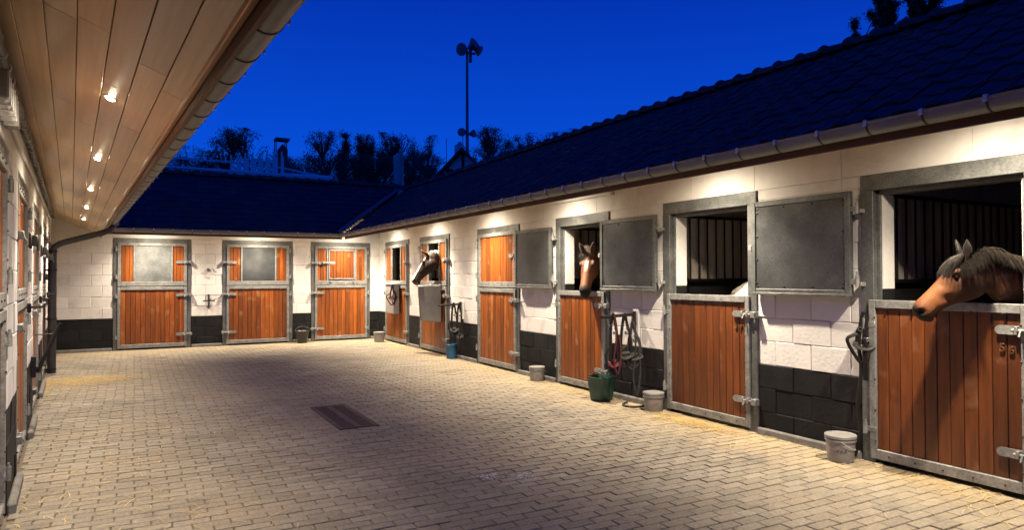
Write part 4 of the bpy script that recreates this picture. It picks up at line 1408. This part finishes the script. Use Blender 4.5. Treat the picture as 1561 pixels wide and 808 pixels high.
# folded saddle arm on the left wall
mb = MB()
lw = Matrix.Translation((-LC, 0, 0)) @ Matrix.Rotation(math.pi / 2 - LA, 4, 'Z'); mb.M = lw
mb.tube([(9.2, -.06, .60), (9.2, -.27, 1.14)], .022, 10); mb.cyl((9.2, -.02, .66), (9.2, -.09, .66), .02, 8); mb.box(9.16, 9.24, -.05, -.003, .55, .78, .006)
mb.cyl((9.2, -.03, 1.02), (9.2, -.22, 1.02), .006, 6)
o = mb.obj('saddle_rack', M['iron'], None, 40); tag(o, 'long black saddle arm propped out from the left wall', 'saddle rack')

# ------------------------------------------------------------------ straw and scraps
st = MB()


def straw(cx, cy, sx, sy_, n, z=.006, ln=(.04, .16)):
    for _ in range(n):
        x, y = cx + rnd.gauss(0, sx), cy + rnd.gauss(0, sy_)
        x = max(left_x(y) + .08, min(RX - .07, x)); y = min(y, DY - .08)
        l_ = rnd.uniform(*ln) / 2; a = rnd.uniform(0, math.pi); wv = rnd.uniform(.0009, .0024)
        dx, dy = math.cos(a) * l_, math.sin(a) * l_; nx, ny_ = -math.sin(a) * wv, math.cos(a) * wv
        z0, z1 = z + rnd.uniform(0, .012), z + rnd.uniform(0, .016)
        bx, by = rnd.gauss(0, .003), rnd.gauss(0, .003)
        st.add([(x - dx - nx, y - dy - ny_, z0), (x - dx + nx, y - dy + ny_, z0), (x + bx + nx, y + by + ny_, (z0 + z1) / 2 + .004), (x + bx - nx, y + by - ny_, (z0 + z1) / 2 + .004),
                (x + dx + nx, y + dy + ny_, z1), (x + dx - nx, y + dy - ny_, z1)], [(0, 1, 2, 3), (3, 2, 4, 5)])


straw(-.65, 12.9, .42, .30, 3200, ln=(.03, .11))
straw(-.9, 12.4, .3, .6, 400, ln=(.03, .10))
straw(5.45, 5.8, .10, .36, 900)
straw(5.35, 5.4, .28, .6, 200)
straw(5.5, 3.0, .10, .45, 180)
straw(5.3, 2.9, .3, .6, 120)
straw(5.50, 8.3, .10, .45, 220); straw(5.5, 10.8, .08, .5, 160); straw(5.4, 15.2, .14, .25, 420, ln=(.03, .12))
straw(5.5, 14.0, .1, .6, 200); straw(5.1, 8.5, .6, 3.0, 380, ln=(.03, .10))
straw(0.25, 5.3, .6, .8, 130, ln=(.05, .20)); straw(-.25, 6.5, .3, 1.5, 200); straw(2.5, 8, 2, 4, 260, ln=(.02, .08)); straw(.2, 9.5, .5, 1.4, 250, ln=(.03, .09))
tag(st.obj('loose_straw', M['straw']), 'loose golden straw scattered over the paving', 'straw', None, 'stuff')
# dried lime splashes on the paving, thin flakes
lm = MB()
for cx, cy in ((2.55, 5.05), (2.82, 4.93)):
    for _ in range(60):
        x, y, r = cx + rnd.gauss(0, .055), cy + rnd.gauss(0, .05), rnd.uniform(.003, .013)
        n = 7; lm.add([(x, y, .013)] + [(x + r * rnd.uniform(.5, 1.2) * math.cos(2 * math.pi * k / n), y + r * rnd.uniform(.5, 1.2) * math.sin(2 * math.pi * k / n), .0085) for k in range(n)], [(0, k + 1, (k + 1) % n + 1) for k in range(n)])
tag(lm.obj('lime_flakes', M['white_plastic']), 'two patches of dried white flakes on the paving', 'stain', None, 'stuff')


# ------------------------------------------------------------------ beyond the roofs
def tree(px, top_py, y, width, label, base_z=0.0, style='birch', group='trees beyond the roofs', n=2200, m='leaf', seed=0):
    r = random.Random(seed * 13 + 5)
    top = at(px, top_py, y)
    h = top.z - base_z
    o = empty('tree', (top.x, top.y, base_z)); tag(o, label, 'tree', group)
    t = MB()
    sp = [(r.gauss(0, .02) * h * k / 8, r.gauss(0, .02) * h * k / 8, h * .95 * k / 8) for k in range(9)]
    t.tube(sp, [max(.02, .018 * h * (1 - k / 8.6)) for k in range(9)], 7)
    cl_ = []
    for i in range(64):
        f = r.uniform(.22, .97)
        k = min(7, int(f * 8)); base = V(sp[k])
        prof = {'birch': math.sin(math.pi * min(1, (f - .12) / .95)) ** .7, 'poplar': math.sin(math.pi * min(1, (f + .02) / 1.05)) ** .6, 'cone': (1.03 - f) * 1.15, 'round': math.sin(math.pi * min(1, (f - .05) / 1.0)) ** .5}[style]
        a = r.uniform(0, 2 * math.pi); rad = width * .5 * prof * r.uniform(.45, 1.0)
        tip = V((base.x + rad * math.cos(a), base.y + rad * math.sin(a), h * f + (rad * .8 if style != 'cone' else -.1 * rad) * r.uniform(.3, .9)))
        t.tube([tuple(base), tuple(base.lerp(tip, .5) + V((0, 0, .03 * h * .2))), tuple(tip)], [.006 * h, .004 * h, .0015 * h], 5)
        cl_.append((tip, max(.16, width * .10 * r.uniform(.6, 1.2)))); cl_.append((base.lerp(tip, .6), max(.16, width * .11 * r.uniform(.6, 1.2))))
    cl_.append((V((0, 0, h * .97)), width * .10))
    t.obj('trunk', M['bark'], o, 60)
    c = MB()
    for i in range(n):
        q, s = cl_[i % len(cl_)]
        p = q + V((r.gauss(0, s * .62), r.gauss(0, s * .62), r.gauss(0, s * (.62 if style != 'poplar' else .9))))
        p.z = min(p.z, h)
        d = V((r.gauss(0, 1), r.gauss(0, 1), r.gauss(0, 1))).normalized(); e = d.orthogonal().normalized()
        l_ = h * r.uniform(.0030, .0068); wv = l_ * .62
        c.add([tuple(p - d * l_), tuple(p + e * wv), tuple(p + d * l_), tuple(p - e * wv)], [(0, 1, 2, 3)])
    c.obj('crown', M[m], o)
    return o


TR = [(300, 232, 62, 7, 'round', 'low rounded dark bush behind the white railing'), (347, 195, 60, 4.2, 'birch', 'left one of two thin trees behind the white railing'),
      (386, 199, 60, 4.6, 'birch', 'right one of two thin trees behind the white railing'), (262, 240, 64, 6, 'round', 'lowest bush at the left end of the far roof'), (430, 236, 64, 4, 'round', 'small dark tree hugging the square chimney'),
      (470, 238, 66, 6, 'round', 'low dark tree right of the square chimney'), (497, 202, 68, 4.6, 'birch', 'first tall tree right of the square chimney'), (522, 197, 70, 3.6, 'cone', 'pointed tree second to the right of the square chimney'),
      (546, 206, 66, 3.6, 'birch', 'narrow tree left of the middle of the tree line'), (567, 207, 68, 3.2, 'poplar', 'slim upright tree in the middle of the tree line'), (591, 203, 66, 4.2, 'birch', 'dense tree left of the tall flue pipes'),
      (613, 203, 70, 4.4, 'birch', 'dense tree right behind the tall flue pipes'), (631, 214, 64, 3.6, 'birch', 'drooping tree just right of the flue pipes'), (653, 209, 66, 3.4, 'poplar', 'solitary oval tree left of the timbered gable'),
      (725, 222, 60, 4.0, 'round', 'dark bush right behind the floodlight mast'), (757, 193, 62, 5.6, 'birch', 'airy tree right of the floodlight mast'), (745, 200, 66, 4.0, 'birch', 'thin tree close to the right of the floodlight mast'),
      (806, 203, 62, 4.6, 'round', 'first bushy tree above the right roof'), (832, 205, 66, 4.6, 'round', 'second bushy tree above the right roof'), (858, 200, 62, 4.4, 'round', 'third bushy tree above the right roof'), (885, 203, 62, 4, 'round', 'fourth bushy tree where the right roof hides the line'),
      (780, 215, 64, 4, 'round', 'low bush between airy tree and right roof'), (520, 240, 60, 9, 'round', 'wide dark thicket below the tree line left of the flues'), (565, 242, 60, 8, 'round', 'dark thicket directly behind the flues'), (455, 252, 58, 9, 'round', 'low wide thicket right under the square chimney'), (640, 246, 58, 8, 'round', 'low wide thicket between flues and timbered gable'), (330, 246, 62, 10, 'round', 'low wide thicket behind the slats of the white railing'),
      (1327, 8, 24, 2.0, 'cone', 'small pointed tree above the right roof, leftmost of four'), (1352, -95, 25, 2.0, 'poplar', 'dark poplar above the right roof, second from left'), (1384, -80, 25.5, 2.0, 'poplar', 'dark poplar above the right roof, third from left'), (1427, -100, 25, 2.5, 'poplar', 'dark poplar above the right roof, rightmost of four')]
for i, (px, py, y, wd, stl, lb) in enumerate(TR):
    big = px > 1300
    tree(px, py, y, wd, lb, 0.0, stl, 'poplars above the right roof' if big else 'trees beyond the roofs', 30000 if big else (24000 if wd >= 8 else 13000), 'leaf' if i % 3 else 'leaf2', i)

# floodlight mast
yb = 42.0
top = at(712, 84, yb)
o = empty('floodlight_mast', (top.x, top.y, 0)); tag(o, 'tall slim floodlight mast rising behind the stable roofs', 'mast')
q = MB(); q.tube([(0, 0, 0), (0, 0, top.z * .5), (0, 0, top.z + .3)], [.15, .12, .085], 12); q.obj('pole', M['mast'], o, 40)
q = MB(); q.box(-.3, .6, -.06, .06, top.z + .12, top.z + .26, .02); q.box(.16, .34, -.10, .10, top.z - .45, top.z + .5, .03); q.obj('crossbar', M['mast'], o)


def flood(c, d, r, ln):
    q = MB(); c, d = V(c), V(d).normalized()
    a = d.orthogonal().normalized(); b = d.cross(a)
    rg = [[tuple(c + d * x + (a * math.cos(2 * math.pi * k / 16) + b * math.sin(2 * math.pi * k / 16)) * rr) for k in range(16)] for x, rr in ((-ln, r * .35), (-ln * .6, r * .55), (0, r), (.06, r * 1.03), (.07, r * .9))]
    q.rings(rg); q.obj('floodlight', M['mast'], o, 40)


flood((-.48, -.2, top.z + .28), (-.9, -.5, -.25), .42, .5)
flood((.45, -.3, top.z + .75), (.35, -.6, .35), .46, .55)
flood((.78, -.3, top.z + .35), (.6, -.5, -.5), .36, .45)
lo2 = at(703, 203, yb)
q = MB(); q.box(lo2.x - top.x, 0, -.06, .06, lo2.z - .05, lo2.z + .05, .01); q.tube([(lo2.x - top.x + .12, 0, lo2.z), (lo2.x - top.x + .12, 0, lo2.z - 2.0)], .03, 6); q.obj('lower_arm', M['mast'], o)
flood((lo2.x - top.x, -.1, lo2.z + .05), (-.5, -.8, 0), .28, .35)
flood((.42, -.1, lo2.z + .05), (.5, -.8, 0), .26, .35)

# half-timbered house
yh = 36.0
ap = at(706, 226, yh); bl = at(668, 272, yh); gr = at(735, 262, yh)
o = empty('timbered_house', (ap.x, yh, 0), R_(-34)); tag(o, 'white half-timbered gable house with dark roof behind the right roof', 'house')
hw = (gr.x - bl.x) / 2 * 1.9
ze = bl.z - .9
q = MB(); q.add([(-hw, 0, 0), (hw, 0, 0), (hw, 0, ze), (0, 0, ap.z - .25), (-hw, 0, ze), (-hw, 6, 0), (hw, 6, 0), (hw, 6, ze), (0, 6, ap.z - .25), (-hw, 6, ze)],
               [(0, 1, 2, 3, 4), (9, 8, 7, 6, 5), (0, 4, 9, 5), (1, 6, 7, 2)]); q.obj('wall', M['render'], o)
q = MB()
for s in (-1, 1):
    e0, e1 = V((s * (hw + .5), 0, ze - .5)), V((0, 0, ap.z))
    a = [(e0.x, -.5, e0.z), (e1.x, -.5, e1.z), (e1.x, 6.5, e1.z), (e0.x, 6.5, e0.z)]
    q.add(a + [(x, y, z - .22) for x, y, z in a], [(0, 1, 2, 3), (7, 6, 5, 4), (0, 4, 5, 1), (1, 5, 6, 2), (2, 6, 7, 3), (3, 7, 4, 0)])
q.box(-hw - 4.4, 0, 2.0, 6.5, ze - .6, ze + .7, .02)
q.obj('roof', M['house_roof'], o)


def beam(p, q_, t=.085):
    b = MB(); b.tube([p, q_], t, 4); b.obj('timber_beam', M['timber'], o)


for fx_ in (-.66, -.33, 0, .33, .66):
    zt = ze + (ap.z - .3 - ze) * (1 - abs(fx_))
    beam((fx_ * hw, -.04, ze - 2.5), (fx_ * hw, -.04, zt))
for k in range(4):
    z0 = ze - .6 + k * .55
    for s in (-1, 1):
        beam((0, -.05, z0), (s * hw * .28, -.05, z0 + .5), .06)
beam((-hw, -.04, ze - .9), (hw, -.04, ze - .9)); beam((-hw, -.04, ze), (hw, -.04, ze))
q = MB(); cx_ = at(672, 222, yh + 2).x - ap.x; zc = at(672, 219, yh + 2).z; q.box(cx_ - .28, cx_ + .28, 1.8, 2.4, ze - 2, zc, .03); q.tube([(cx_, 2.1, zc), (cx_, 2.1, zc + .25)], [.28, .05], 8); q.obj('chimney', M['flue'], o, 30)
q = MB(); x_ = at(680, 205, yh).x - ap.x; q.cyl((x_, .5, ze), (x_, .5, at(680, 205, yh).z), .02, 6); q.obj('aerial', M['mast'], o)

# flue pipes behind the far ridge
for k, (px, pt, pb, rr, lb) in enumerate(((602.5, 236, 268, .055, 'shortest pale flue pipe behind the far ridge'), (606.5, 233, 270, .05, 'middle pale flue pipe behind the far ridge'), (612, 226, 267, .07, 'tallest pale flue pipe behind the far ridge'))):
    a = at(px, pt, 23.0 + k * .15)
    q = MB(); q.lathe([(rr, 0), (rr, a.z - .12), (rr * 1.15, a.z - .1), (rr * 1.15, a.z - .03), (rr * .3, a.z)], (0, 0, 0), 14)
    o = q.obj('flue_pipe', M['flue'], None, 40, (a.x, a.y, 0)); tag(o, lb, 'chimney', 'flue pipes behind the far ridge')

# square chimney with slab cap
a = at(430, 213, 30.0)
o = empty('chimney', (a.x, 30.0, 0)); tag(o, 'square dark chimney with flat slab cap behind the white railing', 'chimney')
q = MB(); q.box(-.17, .20, -.2, .2, 0, a.z - .42, .02); q.add([(-.17, -.2, a.z - .42), (.20, -.2, a.z - .42), (.20, .2, a.z - .42), (-.17, .2, a.z - .42), (.015, 0, a.z - .16)], [(0, 1, 4), (1, 2, 4), (2, 3, 4), (3, 0, 4)]); q.obj('stack', M['brick'], o)
q = MB(); q.box(-.30, .28, -.25, .25, a.z - .06, a.z + .05, .01); q.obj('cap', M['plinth'], o)
for sx, sy2 in ((-1, -1), (-1, 1), (1, -1), (1, 1)):
    q = MB(); q.box((-.29 if sx < 0 else .13), (-.25 if sx < 0 else .17), sy2 * .18 - .02, sy2 * .18 + .02, a.z - .9 if sx < 0 else a.z - .43, a.z - .06); q.obj('cap_post', M['mast'], o)

# white railing on the building behind the far ridge
yr = 25.0
o = empty('white_railing', (at(380, 260, yr).x, yr, 0)); tag(o, 'white metal railing with upright slats above the far roof ridge', 'railing')
ox = o.location.x


def rail(name, pa, pb, t):
    A, B = at(*pa, yr), at(*pb, yr); q = MB(); q.tube([(A.x - ox, 0, A.z), (B.x - ox, 0, B.z)], t, 8); q.obj(name, M['white_metal'], o, 40)


rail('rail', (238, 239), (352, 247), .035); rail('rail', (352, 247), (430, 256), .035); rail('rail', (430, 256), (506, 272), .035)
rail('rail', (225, 252), (352, 261), .05); rail('rail', (352, 261), (430, 267.5), .07); rail('rail', (430, 267.5), (506, 272), .10)
for k in range(8):
    px = 353.5 + k * 11.0
    A, B = at(px, 233 - (2 if k > 5 else 0) + (3 if k == 0 else 0), yr), at(px, 266 + k * .5, yr)
    wv = .05 if k in (0, 7) else .085
    q = MB(); q.box(A.x - ox - wv, A.x - ox + wv, -.03, .03, B.z, A.z - .18, .01); q.box(A.x - ox - wv * .4 - .03, A.x - ox - wv * .4 + .03, -.02, .02, A.z - .181, A.z, .006); q.obj('slat', M['white_metal'], o)
q = MB(); A, B = at(300, 262, yr + 1), at(520, 275, yr + 1); q.box(A.x - ox - 4, B.x - ox, .3, 4, 0, B.z - .15, .02); q.obj('parapet', M['house_roof'], o)
